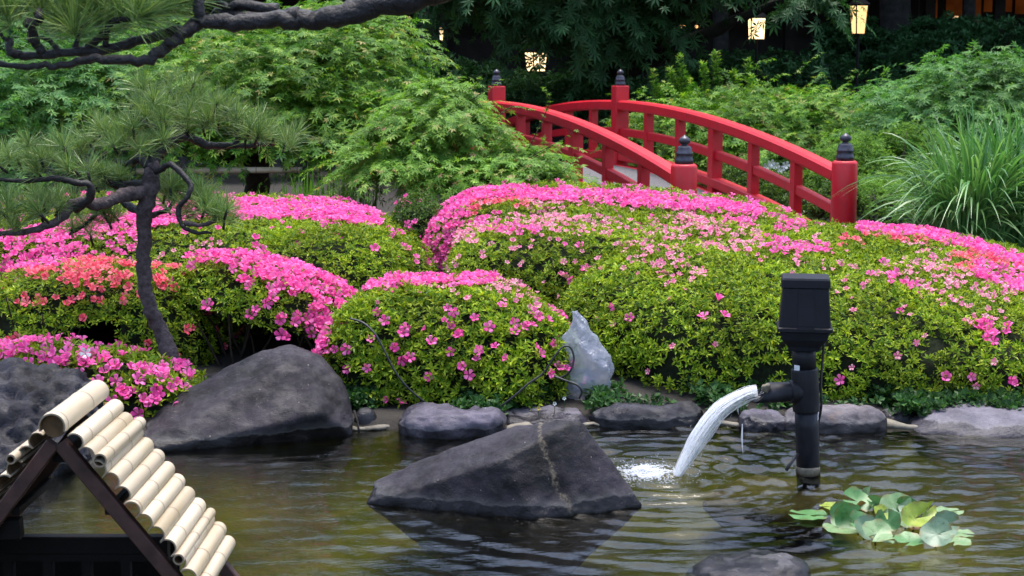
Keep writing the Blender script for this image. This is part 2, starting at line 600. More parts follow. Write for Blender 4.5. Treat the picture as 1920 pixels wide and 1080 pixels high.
def water_z(x, y):
    r = np.hypot(x - SPLASH[0], y - SPLASH[1])
    z = 0.0075 * np.exp(-r / 0.8) * np.sin(2 * np.pi * (r / 0.085) + 0.8 * np.sin(x * 9) + .6 * np.sin(y * 13))
    z += 0.0050 * np.exp(-((r - .2) / 1.4) ** 2) * np.sin(2 * np.pi * r / 0.16 + 1.3 * np.sin(x * 5 + y * 3))
    rs = np.random.default_rng(5)
    calm = 0.17 + 1.1 * np.exp(-((r - .1) / 1.5) ** 2) + 0.6 / (1 + np.exp(-(x - 0.9) * 3))
    for k in range(34):
        lam = rs.uniform(0.055, 0.26)
        a = rs.normal(math.pi / 2, 0.33)
        z += calm * 0.00085 * (lam / 0.25) ** 0.9 * np.sin(2 * np.pi * (x * math.cos(a) + y * math.sin(a)) / lam + rs.uniform(0, 6.28) + 1.6 * np.sin(x * rs.uniform(2, 7) + y * rs.uniform(-3, 3) + rs.uniform(0, 6)) + 0.8 * np.sin(y * rs.uniform(1, 4)))
    pole = Zp(1515, 885)
    rp = np.hypot(x - pole[0], y - pole[1])
    z += 0.002 * np.exp(-rp / 0.5) * np.sin(2 * np.pi * rp / 0.12)
    return z


V, Fs = grid_sheet(np.concatenate([np.arange(-5.6, -3.3, 0.15), np.arange(-3.3, 3.3, 0.026), np.arange(3.3, 5.7, 0.15)]), np.concatenate([np.arange(3.8, 5.8, .05), np.arange(5.8, 9.6, 0.017)]), water_z)
m, nt, bs, out = nodes_of('pond_water')
nt.nodes.remove(bs)
fr = nn(nt, 'ShaderNodeFresnel')
fr.inputs['IOR'].default_value = 1.34
gl = nn(nt, 'ShaderNodeBsdfGlossy')
gl.inputs['Roughness'].default_value = 0.03
gl.inputs['Color'].default_value = (1, 1, 1, 1)
tr = nn(nt, 'ShaderNodeBsdfTransparent')
tr.inputs['Color'].default_value = (0.56, 0.58, 0.36, 1)
mx = nn(nt, 'ShaderNodeMixShader')
nw = noise_tex(nt, 30, 3, 0.55, stretch=(0.5, 1.5, 1))
bw = nn(nt, 'ShaderNodeBump')
bw.inputs['Strength'].default_value = 0.14
bw.inputs['Distance'].default_value = 0.02
nt.links.new(nw.outputs['Fac'], bw.inputs['Height'])
nt.links.new(bw.outputs[0], gl.inputs['Normal'])
nt.links.new(bw.outputs[0], fr.inputs['Normal'])
nt.links.new(fr.outputs[0], mx.inputs[0])
nt.links.new(tr.outputs[0], mx.inputs[1])
nt.links.new(gl.outputs[0], mx.inputs[2])
nt.links.new(mx.outputs[0], out.inputs[0])
obj('pond_water', mesh_np('pond_water', V, Fs, [m], True), kind='structure')

# pale mortar lip along the far shore
edge = MB()
tt = np.linspace(_sh[4, 0], _sh[-1, 0], 160)
pth = np.stack([tt, shore_y(tt) + 0.03 + 0.025 * np.sin(tt * 7.3) + 0.02 * np.sin(tt * 17), np.full_like(tt, 0.008)], -1)
Vt, Ft = tube(pth, 0.036 + 0.010 * np.sin(tt * 9.1) + 0.006 * np.sin(tt * 23), 12)
Vt[:, 2] = np.maximum(Vt[:, 2] * 0.55, -0.1)
Vt += 0.014 * vnoise(Vt, 11)[:, None] * np.array([0, 1, 0.7])
edge.add(Vt, Ft)
M['mortar'] = plain('pale_mortar', (0.17, 0.152, 0.12), 0.85, 0.3, 0.45, 9, 0.7, 40, 0.012)
obj('pond_edge', edge.mesh('pond_edge', [M['mortar']], True), kind='structure')

# ------------------------------------------------------------------ rocks
M['basalt'] = rock_mat('basalt', (0.006, 0.006, 0.009), (0.040, 0.037, 0.050), spots=0.2)
M['basalt_brown'] = rock_mat('basalt_brown', (0.003, 0.0028, 0.004), (0.024, 0.020, 0.027), spots=0.2, spot=(0.2, 0.18, 0.16))
M['lava'] = rock_mat('lava_rock', (0.003, 0.003, 0.005), (0.022, 0.022, 0.034), spots=0.06, rough=0.6, pits=0.85)
M['purple_rock'] = rock_mat('purple_grey_rock', (0.018, 0.0165, 0.025), (0.10, 0.09, 0.122), spots=0.12, pits=0.7)
M['grey_rock'] = rock_mat('smooth_grey_rock', (0.065, 0.06, 0.078), (0.15, 0.138, 0.172), spots=0.1, pits=0.3, rough=0.6)
M['tan_rock'] = rock_mat('tan_stained_rock', (0.045, 0.04, 0.048), (0.14, 0.125, 0.138), spots=0.15, tan=(0.18, 0.12, 0.065))
M['black_stone'] = rock_mat('black_stone', (0.010, 0.010, 0.013), (0.03, 0.03, 0.036), spots=0.1, rough=0.35, wet=False)


def remeshed(bm, voxel, smooth=2):
    me = bpy.data.meshes.new('tmp')
    bm.to_mesh(me)
    bm.free()
    o = bpy.data.objects.new('tmp', me)
    COL.objects.link(o)
    r = o.modifiers.new('r', 'REMESH')
    r.mode = 'VOXEL'
    r.voxel_size = voxel
    if smooth:
        s = o.modifiers.new('s', 'SMOOTH')
        s.factor = 0.5
        s.iterations = smooth
    dg = bpy.context.evaluated_depsgraph_get()
    res = bpy.data.meshes.new_from_object(o.evaluated_get(dg))
    bpy.data.objects.remove(o)
    bpy.data.meshes.remove(me)
    return res


def verts_of(me):
    a = np.empty(len(me.vertices) * 3, np.float32)
    me.vertices.foreach_get('co', a)
    return a.reshape(-1, 3).astype(float)


def normals_of(me):
    a = np.empty(len(me.vertices) * 3, np.float32)
    me.vertices.foreach_get('normal', a)
    return a.reshape(-1, 3).astype(float)


def finish_rock(me, name, mat, amp=0.03, scale=3.0, ridged=0.0, seed=0.0):
    V, N = verts_of(me), normals_of(me)
    n = vnoise(V, scale, seed, 4)
    d = amp * n
    if ridged:
        d += ridged * (0.5 - np.abs(vnoise(V, scale * 1.8, seed + 9, 3)))
    d += amp * 0.3 * vnoise(V, scale * 4, seed + 4, 4)
    V += N * d[:, None]
    me.vertices.foreach_set('co', V.astype(np.float32).ravel())
    me.polygons.foreach_set('use_smooth', np.ones(len(me.polygons), bool))
    me.name = name
    me.materials.clear()
    me.materials.append(mat)
    me.update()
    return me


def hull_rock(name, pts, mat, voxel=0.025, smooth=2, amp=0.03, scale=3.0, ridged=0.0, seed=0.0):
    bm = bmesh.new()
    for p in pts:
        bm.verts.new([float(x) for x in p])
    r = bmesh.ops.convex_hull(bm, input=bm.verts)
    bmesh.ops.delete(bm, geom=[v for v in bm.verts if not v.link_faces], context='VERTS')
    bmesh.ops.recalc_face_normals(bm, faces=bm.faces)
    return finish_rock(remeshed(bm, voxel, smooth), name, mat, amp, scale, ridged, seed)


def lump_rock(name, c, r, mat, amp=0.05, scale=2.5, ridged=0.0, seed=0.0, sub=5, flat=0.0, rot=0.0):
    bm = bmesh.new()
    bmesh.ops.create_icosphere(bm, subdivisions=sub, radius=1.0)
    me = bpy.data.meshes.new(name)
    bm.to_mesh(me)
    bm.free()
    V = verts_of(me)
    V = np.sign(V) * np.abs(V) ** 0.85
    if flat:
        V[:, 2] = np.where(V[:, 2] > 0, np.minimum(V[:, 2], 1 - flat + flat * 0.3 * V[:, 2]), V[:, 2])
    V *= np.asarray(r)
    cr, sr = math.cos(rot), math.sin(rot)
    V = np.stack([V[:, 0] * cr - V[:, 1] * sr, V[:, 0] * sr + V[:, 1] * cr, V[:, 2]], -1) + np.asarray(c)
    me.vertices.foreach_set('co', V.astype(np.float32).ravel())
    me.update()
    return finish_rock(me, name, mat, amp, scale, ridged, seed)


def inward(pts, f=.3):
    a = np.array(pts, float)
    c = a[:, :2].mean(0)
    a[:, :2] = c + (a[:, :2] - c) * (1 - f)
    return [tuple(x) for x in a]


def rock(me, label, cat='rock', group=None):
    return tag(obj(me.name, me), label, cat, group)


# the wedge in mid pond
wf = Zp(1000, 974)
pts = [Zp(684, 944), Zp(1000, 974), Zp(1206, 950), Zp(860, 962), Zp(1120, 962),
       P(702, 903, Zp(0, 940)[1] + .12), P(775, 872, Zp(0, 940)[1] + .28), P(880, 828, wf[1] + .42), P(965, 800, wf[1] + .45),
       P(1050, 787, wf[1] + .36), P(1090, 793, wf[1] + .33), P(1040, 806, wf[1] + .22), P(948, 862, wf[1] + .10),
       P(1150, 868, wf[1] + .30)]
low = inward([(p[0], p[1] + .02, -0.5) for p in pts[:5]] + [(-.5, wf[1] + .8, -.4), (.55, wf[1] + .6, -.4)], .8) + [ (-.15, wf[1] + 1.0, .1), (.4, wf[1] + .62, .05), (-.55, wf[1] + .8, 0.02)]
sa_, sb_ = P(1020, 838, wf[1] + .15), P(1064, 955, wf[1] + .02)
sn_ = unit(np.cross(sb_ - sa_, [0.05, 1, 0]))
M['wedge'] = rock_mat('wedge_basalt', (0.003, 0.003, 0.0045), (0.026, 0.022, 0.031), spots=0.2, spot=(0.2, 0.18, 0.16), streak=(tuple(float(x) for x in sn_), float(sn_ @ sa_)))
rock(hull_rock('boulder', pts + low, M['wedge'], 0.0145, 0, 0.010, 3.4, 0.013, 1.0), 'dark wedge shaped boulder rising to a peak in the middle of the pond', 'boulder')

# big sloping boulder on the left bank
pts = [Zp(255, 852, .0), Zp(420, 838, .0), Zp(560, 822, 0), Zp(662, 815, .0), P(268, 800, 8.75), P(330, 745, 8.95), P(430, 690, 9.15), P(505, 655, 9.25),
       P(545, 647, 9.3), P(600, 668, 9.25), P(640, 712, 9.1), P(660, 770, 9.0), P(455, 735, 8.84), P(600, 775, 8.72), P(552, 668, 9.06), P(380, 770, 8.72)]
low = inward([(p[0], p[1] + .1, -.3) for p in pts[:4]], .5) + [(-2.1, 9.7, .1), (-1.2, 9.8, .1), (-1.35, 9.7, .35), (-1.75, 9.6, .2)]
rock(hull_rock('boulder', pts + low, M['basalt_brown'], 0.018, 0, 0.014, 3.0, 0.016, 5.0), 'big dark sloping boulder on the left bank below the pink ridge', 'boulder')

# rough lava rock at the left edge
pts = [Zp(-260, 930), Zp(0, 915), Zp(150, 880), P(165, 770, 8.3), P(168, 720, 8.4), P(120, 694, 8.5), P(30, 682, 8.55), P(-60, 690, 8.5), P(-260, 740, 8.4), P(60, 760, 8.1), P(-60, 800, 7.95)]
low = [(p[0], p[1], -.3) for p in pts[:3]] + [(-3.3, 9.0, 0), (-2.4, 9.0, 0), (-3.6, 8.5, 0)]
rock(hull_rock('rock', pts + low, M['lava'], 0.026, 1, 0.05, 5.0, 0.07, 2.0), 'rough black lava rock at the left edge behind the bamboo roof')

# stones of the far shore, left to right
def shore_rock(x0, x1, ytop, ybase, depth, mat, label, cat='rock', seed=0.0, amp=.03, flat=0.3, ridged=.02, back=0.0, sink=0.10, zb=0.0):
    xm = (x0 + x1) / 2
    b = Zp(xm, ybase, zb)
    d = b[1] + depth * 0.5 + back
    lo, hi = P(x0, ybase, d), P(x1, ybase, d)
    top = P(xm, ytop, d)[2]
    c = ((lo[0] + hi[0]) / 2, d, (top + zb - sink) / 2)
    r = ((hi[0] - lo[0]) / 2 * 0.98, depth / 2, (top - zb + sink) / 2)
    return rock(lump_rock('rock', c, r, mat, amp, 3.2, ridged, seed, 5, flat), label, cat)


shore_rock(664, 708, 765, 804, .13, M['black_stone'], 'small round black stone beside the big sloping boulder', 'stone', 1.3, .006, 0, 0)
shore_rock(748, 946, 756, 822, .42, M['purple_rock'], 'flat topped purple grey rock with cracks, left of the pond wedge boulder peak', 'rock', 2.2, .03, .45, .03)
shore_rock(925, 1104, 767, 806, .36, M['purple_rock'], 'low dark blue rock half hidden behind the peak of the wedge boulder', 'rock', 3.1, .025, .4, .02, .05)
shore_rock(1104, 1318, 754, 803, .40, M['lava'], 'pitted lava rock behind the falling water stream', 'rock', 4.4, .035, .2, .02)
shore_rock(1462, 1660, 761, 812, .36, M['tan_rock'], 'tan stained rock just right of the fountain pipe', 'rock', 5.7, .03, .3, .02)
shore_rock(1580, 1655, 747, 775, .22, M['purple_rock'], 'small flat stone lying on top behind the tan stained rock', 'stone', 6.1, .01, .2, 0, .35, .08, .06)
shore_rock(1645, 1716, 764, 800, .24, M['basalt'], 'small dark stone between the tan stained rock and the large smooth rock', 'stone', 7.3, .015, .2, 0, .05)
# large smooth grey one: two swells
pts = [P(1706, 800, 9.0), P(1740, 768, 9.15), P(1790, 750, 9.25), P(1860, 745, 9.3), P(1990, 748, 9.3), P(2060, 790, 9.1), Zp(1720, 812), Zp(1850, 822), Zp(2040, 822), P(1800, 772, 8.95), P(1950, 770, 8.92)]
low = [(p[0], p[1], -.2) for p in pts[6:9]] + [(2.5, 9.8, 0), (3.5, 9.8, 0), (2.7, 9.7, .15), (3.3, 9.7, .15)]
rock(hull_rock('rock', pts + low, M['grey_rock'], 0.022, 6, 0.018, 2.0, 0.0, 8.0), 'large smooth grey rock on the shore at the right edge')
# broken slab right of the stream, and pebbles in mortar
shore_rock(1384, 1470, 768, 808, .25, M['purple_rock'], 'angular grey slab set between pebbles and the tan rock', 'rock', 9.4, .03, .3, .04)
pb = [(1322, 792, 22), (1340, 784, 20), (1352, 798, 26), (1368, 790, 14), (1372, 776, 22), (1384, 800, 20), (1334, 802, 26), (1398, 784, 14), (1312, 800, 18), (1410, 806, 24), (1436, 808, 22), (1360, 808, 24)]
pl = ['pebble at the upper left of the mortar patch, nearest the falling stream', 'mid grey pebble in the upper row, second from the falling stream', 'wide flat pebble in the middle of the mortar patch',
      'tiny pebble in the middle row right of the wide flat one', 'highest pebble of the mortar patch, right of the stream', 'pebble at the lower right of the patch against the angular grey slab',
      'wide pebble in the bottom row at the waterline nearest the stream', 'tiny pebble above the left corner of the angular slab', 'pebble half covered by the falling stream at the waterline',
      'pebble at the waterline under the left half of the angular slab', 'pebble at the waterline under the right half of the angular slab', 'wide pebble in the bottom row at the centre of the mortar patch']
for i, (px, py, w) in enumerate(pb):
    b = P(px, py, 8.98 + (812 - py) * .012)
    s = w * 9.0 / F / 2
    me = lump_rock('pebble', b, (s, s * .9, s * .72), M['grey_rock'] if i % 3 else M['purple_rock'], s * .25, 9, 0, i * 1.7, 3)
    rock(me, pl[i], 'pebble', 'pebbles bedded in the shore mortar')
# near rock at the bottom of the frame
shore_rock(1284, 1520, 1043, 1100, .40, M['basalt'], 'dark rounded rock at the very front of the pond', 'rock', 11.0, .03, .25, .02, -0.0, .2)
b = Zp(1470, 893)
M['sunk'] = rock_mat('silted_stone', (0.07, 0.055, 0.035), (0.14, 0.11, 0.07), spots=.1, wet=False)
rock(lump_rock('sunken_stone', (b[0], b[1] + .1, -.19), (.40, .30, .12), M['sunk'], .04, 4, .02, 4.2, 4, .3), 'flat silted stone just under the water at the foot of the black pipe', 'stone')

# ------------------------------------------------------------------ red arched bridge
def paint(name, col, rough, wear):
    m, nt, bs, out = nodes_of(name)
    n = noise_tex(nt, 5, 7, 0.65)
    c = ramp(nt, [(0.25, tuple(x * 0.82 for x in col)), (0.6, col), (0.85, tuple(min(1, x * 1.12 + .012) for x in col))], n.outputs['Fac']).outputs[0]
    n2 = noise_tex(nt, 26, 8, 0.7)
    f = ramp(nt, [(0.64, (0, 0, 0)), (0.72, (wear,) * 3)], n2.outputs['Fac']).outputs[0]
    ng = noise_tex(nt, 3.2, 6, 0.7, stretch=(1, 1, .4))
    fg = ramp(nt, [(0.52, (0, 0, 0)), (0.75, (.55,) * 3)], ng.outputs['Fac']).outputs[0]
    c = mix_rgb(nt, c, tuple(x * .45 + .012 for x in col), fg)
    c = mix_rgb(nt, c, tuple(x * 0.35 for x in col), f)
    nt.links.new(c, bs.inputs['Base Color'])
    rr = ramp(nt, [(0.3, (rough - .1,) * 3), (0.7, (rough + .1,) * 3)], n2.outputs['Fac'])
    nt.links.new(rr.outputs[0], bs.inputs['Roughness'])
    n3 = noise_tex(nt, 90, 4, 0.6)
    bump(nt, bs, n3.outputs['Fac'], 0.12, 0.004)
    return m


M['red'] = paint('red_lacquer', (0.50, 0.006, 0.017), 0.42, 0.3)
M['finial'] = plain('dark_bronze', (0.035, 0.035, 0.05), 0.42, 0.5, 0.5, 18, 0.15, 60, .004, 0.4)
M['deck'] = plain('grey_gravel_deck', (0.115, 0.112, 0.118), 0.95, 0.2, 0.35, 45, 0.6, 120, .01)

B3, B4 = P(931, 189, 19.0), P(1163, 187, 19.5)
B1 = P(1282, 327, 13.8)
mid_c = (B3 + B4) / 2
e = unit((B1 - B3) * [1, 1, 0])
side = np.array([-e[1], e[0], 0.0])
if np.dot(side, (B4 - B3)) < 0:
    side = -side
HALF = np.linalg.norm((B1 - B3)[:2])
BW = abs(np.dot((B4 - B3), side)) / 2
ZTOP, RISE = 1.75, 0.56


def bpt(t, s, dz=0.0):
    """t along the span (0 crown, 1 near end), s across (-1 left rail, 1 right rail)"""
    p = mid_c + e * HALF * t + side * BW * s
    return np.array([p[0], p[1], ZTOP - RISE * t * t + dz])


bridge = thing('footbridge', 'red lacquered arched footbridge with dark bronze finials behind the azaleas', 'bridge', (mid_c[0], mid_c[1], 0.3))
red = [M['red']]
rad1 = 0.118
POST_TOP = 1.29
tl = np.linspace(-1, 1, 57)
fin_prof = np.array([(.0, 0), (.082, 0), (.082, .045), (.076, .05), (.075, .085), (.078, .088), (.078, .1), (.07, .106), (.066, .14), (.056, .158), (.030, .166), (.026, .175), (.045, .185), (.054, .202), (.05, .222), (.03, .24), (.012, .249), (0.0, .262)])


def finial(parent, base, s):
    Vf, Ff = lathe(fin_prof * s, 24, base)
    mb = MB().add(Vf, Ff)
    return obj('finial', mb.mesh('finial', [M['finial']], True), parent)


for s in (-1, 1):
    for t in (-1, 1):
        b = bpt(t, s)
        prof = [(0.0, -.3), (rad1, -.3), (rad1 * 1.0, POST_TOP - .03), (rad1 * .96, POST_TOP - .012), (rad1 * .82, POST_TOP), (0.0, POST_TOP)]
        Vp, Fp = lathe(prof, 32, (b[0], b[1], 0.0))
        o = obj('end_post', MB().add(Vp, Fp).mesh('end_post', red, True), bridge)
        finial(o, (b[0], b[1], POST_TOP - .002), 1.0)
    b = bpt(0, s)
    zt = 1.93
    path = np.array([[b[0], b[1], 0.55], [b[0], b[1], zt - .03], [b[0], b[1], zt - .012], [b[0], b[1], zt]])
    Vp, Fp = sweep_rect(np.array([[b[0], b[1], 0.6], [b[0], b[1], zt]]), side, .175, .175, .02)
    # an upright bar: build from a plain box turned to the bridge
    ang = math.atan2(e[1], e[0])
    def turned(lo, hi, bev, nm, c):
        me = bev_box(lo, hi, bev, nm, red)
        W = verts_of(me)
        ca, sa = math.cos(ang), math.sin(ang)
        W = np.stack([W[:, 0] * ca - W[:, 1] * sa + c[0], W[:, 0] * sa + W[:, 1] * ca + c[1], W[:, 2]], -1)
        me.vertices.foreach_set('co', W.astype(np.float32).ravel())
        me.update()
        return me
    o = obj('crown_post', turned((-.088, -.088, .62), (.088, .088, zt), .014, 'crown_post', b), bridge)
    finial(o, (b[0], b[1], zt - .002), 0.80)
    # rails; they butt against the posts
    segs = [(-1 + .13 / HALF * .86, -0.086 / HALF), (0.086 / HALF, 1 - .13 / HALF * .86)]
    for t0, t1 in segs:
        tr_ = np.linspace(t0, t1, 29)
        Vr, Fr = sweep_rect(np.array([bpt(t, s, -.062) for t in tr_]), side, .15, .125, .022)
        obj('top_rail', MB().add(Vr, Fr).mesh('top_rail', red), bridge)
        Vr, Fr = sweep_rect(np.array([bpt(t, s, -.70) for t in tr_]), side, .13, .105, .012)
        obj('bottom_rail', MB().add(Vr, Fr).mesh('bottom_rail', red), bridge)
    for sg in (-1, 1):
        ts = [sg * k / 6 for k in range(0, 7)]
        for k in range(1, 6):
            t = ts[k]
            b = bpt(t, s)
            w = .062 if k == 3 else .047
            top, bot = b[2] - .118, b[2] - .655
            if k == 3:
                bot = b[2] - .82
            obj('baluster', turned((-w, -w, bot), (w, w, top), .006, 'baluster', b), bridge)
        ins = [.09] + [.05, .05, .065, .05, .05] + [.115]
        for k in range(6):
            ta, tb = ts[k] + sg * ins[k] / HALF, ts[k + 1] - sg * ins[k + 1] / HALF
            Vr, Fr = sweep_rect(np.array([bpt(t, s, -.395) for t in np.linspace(ta, tb, 5)]), side, .07, .095, .008)
            obj('mid_rail', MB().add(Vr, Fr).mesh('mid_rail', red), bridge)
tdk = np.linspace(-1.02, 1.02, 49)
Vd, Fd = sweep_rect(np.array([bpt(t, 0, -.86) for t in tdk]), side, BW * 2 - .15, .10, .01)
obj('deck', MB().add(Vd, Fd).mesh('deck', [M['deck']]), bridge)
for s in (-1, 1):
    Vd, Fd = sweep_rect(np.array([bpt(t, s * .97, -.90) for t in np.linspace(-.95, .95, 41)]), side, .12, .20, .01)
    obj('girder', MB().add(Vd, Fd).mesh('girder', red), bridge)
# gravel path leaving the near end
pp = [bpt(1.0, 0), bpt(1.25, .1), bpt(1.5, .5), bpt(1.75, 1.6), bpt(1.9, 4.0)]
pc = catmull(np.array(pp), 8)
pc[:, 2] = ground_z(pc[:, 0], pc[:, 1]) + .03
T_, N_, B_ = frames(pc)
sd = unit(np.cross(T_, [0, 0, 1]))
Vp = np.concatenate([pc - sd * .75, pc + sd * .75])
k = len(pc)
Fp = [np.stack([np.arange(k - 1), np.arange(k - 1) + k, np.arange(1, k) + k, np.arange(1, k)], -1)]
obj('path', mesh_np('path', Vp, Fp, [M['deck']]), kind='structure')

# ------------------------------------------------------------------ fountain pipe with its box
M['pipe'] = plain('black_pipe', (0.006, 0.0065, 0.010), 0.46, 0.22, 0.6, 9, 0.2, 30, .004)
M['pipe_worn'] = None
m, nt, bs, out = nodes_of('black_pipe_limed')
n = noise_tex(nt, 11, 8, 0.7, stretch=(1, 1, .35))
c = ramp(nt, [(0.45, (0.005, 0.0055, 0.009)), (0.62, (0.014, 0.015, 0.022)), (0.8, (0.09, 0.088, 0.092))], n.outputs['Fac'])
nt.links.new(c.outputs[0], bs.inputs['Base Color'])
bs.inputs['Roughness'].default_value = 0.46
bs.inputs['Specular IOR Level'].default_value = 0.22
M['pipe_worn'] = m
M['box'] = plain('black_plastic', (0.005, 0.006, 0.012), 0.48, 0.25, 0.35, 14, 0.12, 80, .003)
M['lime'] = plain('lime_scale', (0.15, 0.128, 0.095), 0.85, 0.3, 0.5, 30, 0.6, 60, .006)
M['cord'] = plain('black_cable', (0.012, 0.012, 0.014), 0.5, 0.5)
M['sticker'] = plain('white_sticker', (0.62, 0.63, 0.65), 0.5, 0.4, 0.1, 30)
M['print'] = plain('dark_print', (0.03, 0.03, 0.035), 0.6)
PD = Zp(1515, 887)[1]
pump = thing('fountain_pump', 'black pipe standing in the pond with a spout and a plastic box on top', 'fountain pipe', Zp(1515, 887))
foot, knee, top = P(1515, 885, PD), P(1511, 752, PD), P(1507, 640, PD)
ax = unit(top - foot)
r0 = 22.5 * PD / F
low0 = foot - ax * .35
Vt, Ft = tube([low0, P(1513, 800, PD), P(1512, 770, PD)], r0, 28)
obj('lower_pipe', MB().add(Vt, Ft).mesh('lower_pipe', [M['pipe_worn']], True), pump)
Vt, Ft = tube([foot - ax * .01, foot + ax * .02, foot + ax * .036], [r0 * 1.03, r0 * 1.035, r0 * 1.01], 28)
obj('lime_ring', MB().add(Vt, Ft).mesh('lime_ring', [M['lime']], True), pump)
# tee sleeve, with a turned rim
a, b = P(1512, 772, PD), P(1508.5, 690, PD)
Vt, Ft = tube([a, a + ax * .006, a + ax * .01, b - ax * .01, b - ax * .006, b], np.array([1.02, 1.13, 1.15, 1.15, 1.13, 1.02]) * r0, 28)
tee = MB().add(Vt, Ft)
c0 = P(1510.5, 734, PD)
sp_dir = unit(P(1410, 737, PD - .05) - c0)
Vt, Ft = tube([c0, c0 + sp_dir * .082, c0 + sp_dir * .09], np.array([1.02, 1.02, .95]) * r0, 28)
tee.add(Vt, Ft)
obj('tee_joint', tee.mesh('tee_joint', [M['pipe_worn']], True), pump)
Vt, Ft = tube([P(1508.5, 700, PD), P(1507, 640, PD)], r0 * 1.0, 28)
obj('upper_pipe', MB().add(Vt, Ft).mesh('upper_pipe', [M['pipe']], True), pump)
# spout: a hollow pipe end cut aslant
sp_r = 19.5 * PD / F
def hollow_tube(p0, p1, r, th, segs=28, slant=0.0):
    p0, p1 = np.asarray(p0), np.asarray(p1)
    T = unit(p1 - p0)
    T2, N2, B2 = frames(np.array([p0, p1]))
    a = np.linspace(0, 2 * np.pi, segs, endpoint=False)
    up = np.array([0, 0, 1.0])
    ringv = lambda c, rr: c + rr * (np.cos(a)[:, None] * N2[0] + np.sin(a)[:, None] * B2[0])
    R = [ringv(p0, r), ringv(p1, r), ringv(p1, r - th), ringv(p0 + T * .01, r - th)]
    for i in (1, 2):
        R[i] = R[i] + T * (slant * ((R[i] - p1) @ up))[:, None]
    V = np.concatenate(R)
    idx = np.arange(4 * segs).reshape(4, segs)
    q = np.stack([idx[:-1], np.roll(idx[:-1], -1, 1), np.roll(idx[1:], -1, 1), idx[1:]], -1).reshape(-1, 4)
    return V, [q, idx[3][None, :]]
s1 = c0 + sp_dir * (88 * PD / F)
Vt, Ft = hollow_tube(c0 + sp_dir * .06, s1, sp_r, .007, 28, -.75)
obj('spout', MB().add(Vt, Ft).mesh('spout', [M['pipe_worn']], True), pump)
# scrap of limed cloth on the lip
Vc = lump_rock('spout_scale', c0 + sp_dir * (82 * PD / F) + [0, -.045, .032], (.018, .016, .022), M['lime'], .012, 30, .01, 3.3, 3)
obj('spout_scale', Vc, pump)
# box
def frustum(px0, px1, y, zh, d0, d1):
    pass
bx = P(1508, 615, PD)
sc_ = PD / F
ang_b = math.radians(-9)
ca, sa = math.cos(ang_b), math.sin(ang_b)
def ring_rect(w, dpt, z, rc=.012):
    """rounded rectangle at height z above the box base"""
    pts = []
    for cx, cy, a0 in ((1, 1, 0), (-1, 1, 90), (-1, -1, 180), (1, -1, 270)):
        for k in range(4):
            a = math.radians(a0 + k * 30)
            x = cx * (w / 2 - rc) + rc * math.cos(a)
            y = cy * (dpt / 2 - rc) + rc * math.sin(a)
            pts.append((bx[0] + x * ca - y * sa, bx[1] + x * sa + y * ca, bx[2] + z))
    return pts
def loft(rings):
    k = len(rings[0])
    V = np.array([p for r in rings for p in r])
    idx = np.arange(len(V)).reshape(len(rings), k)
    q = np.stack([idx[:-1], np.roll(idx[:-1], -1, 1), np.roll(idx[1:], -1, 1), idx[1:]], -1).reshape(-1, 4)
    return V, [q, idx[0][None, ::-1], idx[-1][None, :]]
px = lambda v: v * sc_
wb = [M['box']]
# funnel below
Vb, Fb = loft([ring_rect(px(58), px(56), px(-40)), ring_rect(px(62), px(60), px(-32)), ring_rect(px(84), px(76), px(-18)), ring_rect(px(92), px(82), px(-3))])
obj('box_funnel', MB().add(Vb, Fb).mesh('box_funnel', wb), pump)
Vb, Fb = loft([ring_rect(px(92), px(82), px(-3)), ring_rect(px(103), px(92), px(-1)), ring_rect(px(103), px(92), px(5)), ring_rect(px(97), px(86), px(7))])
obj('box_flange', MB().add(Vb, Fb).mesh('box_flange', wb), pump)
body_r = [ring_rect(px(96), px(84), px(7.5)), ring_rect(px(85), px(75), px(80))]
Vb, Fb = loft(body_r)
body = obj('box_body', MB().add(Vb, Fb).mesh('box_body', wb), pump)
# raised panel and latch on the front face
def on_front(u, v, off):
    """u across (-1..1), v up (0..1) on the sloping front face"""
    w = px(96) + (px(85) - px(96)) * v
    dpt = px(84) + (px(75) - px(84)) * v
    x, y, z = u * w / 2, -dpt / 2 - off, px(7.5) + (px(80) - px(7.5)) * v
    return (bx[0] + x * ca - y * sa, bx[1] + x * sa + y * ca, bx[2] + z)
def front_plate(u0, u1, v0, v1, th, name, parent, mat):
    V = np.array([on_front(u, v, o) for o in (-.002, th) for (u, v) in ((u0, v0), (u1, v0), (u1, v1), (u0, v1))])
    Fq = np.array([[4, 5, 6, 7], [0, 1, 5, 4], [1, 2, 6, 5], [2, 3, 7, 6], [3, 0, 4, 7]])
    return obj(name, mesh_np(name, V, [Fq], [mat]), parent)
front_plate(-.30, .36, .03, .99, .004, 'box_panel', body, M['box'])
front_plate(-.22, .30, .86, .97, .009, 'box_latch', body, M['box'])
front_plate(-.32, .36, -.05, .02, .014, 'box_clasp', body, M['box'])
Vb, Fb = loft([ring_rect(px(87), px(77), px(80.5), .01), ring_rect(px(91), px(81), px(82), .012), ring_rect(px(90), px(80), px(96), .012), ring_rect(px(86), px(76), px(99.5), .012)])
obj('box_lid', MB().add(Vb, Fb).mesh('box_lid', wb), pump)
# cable down the back right of the pipe and the stub at the water
cb = catmull([P(1545, 640, PD + .03), P(1542, 680, PD + .03), P(1539, 720, PD + .02), P(1540, 760, PD + .02), P(1533, 800, PD + .05)], 5)
Vt, Ft = tube(cb, .007, 8)
obj('cable', MB().add(Vt, Ft).mesh('cable', [M['cord']], True), pump)
Vt, Ft = tube([P(1496, 851, PD - .05), P(1480, 872, PD - .08), P(1474, 882, PD - .09)], .009, 8)
obj('hose_stub', MB().add(Vt, Ft).mesh('hose_stub', [M['cord']], True), pump)
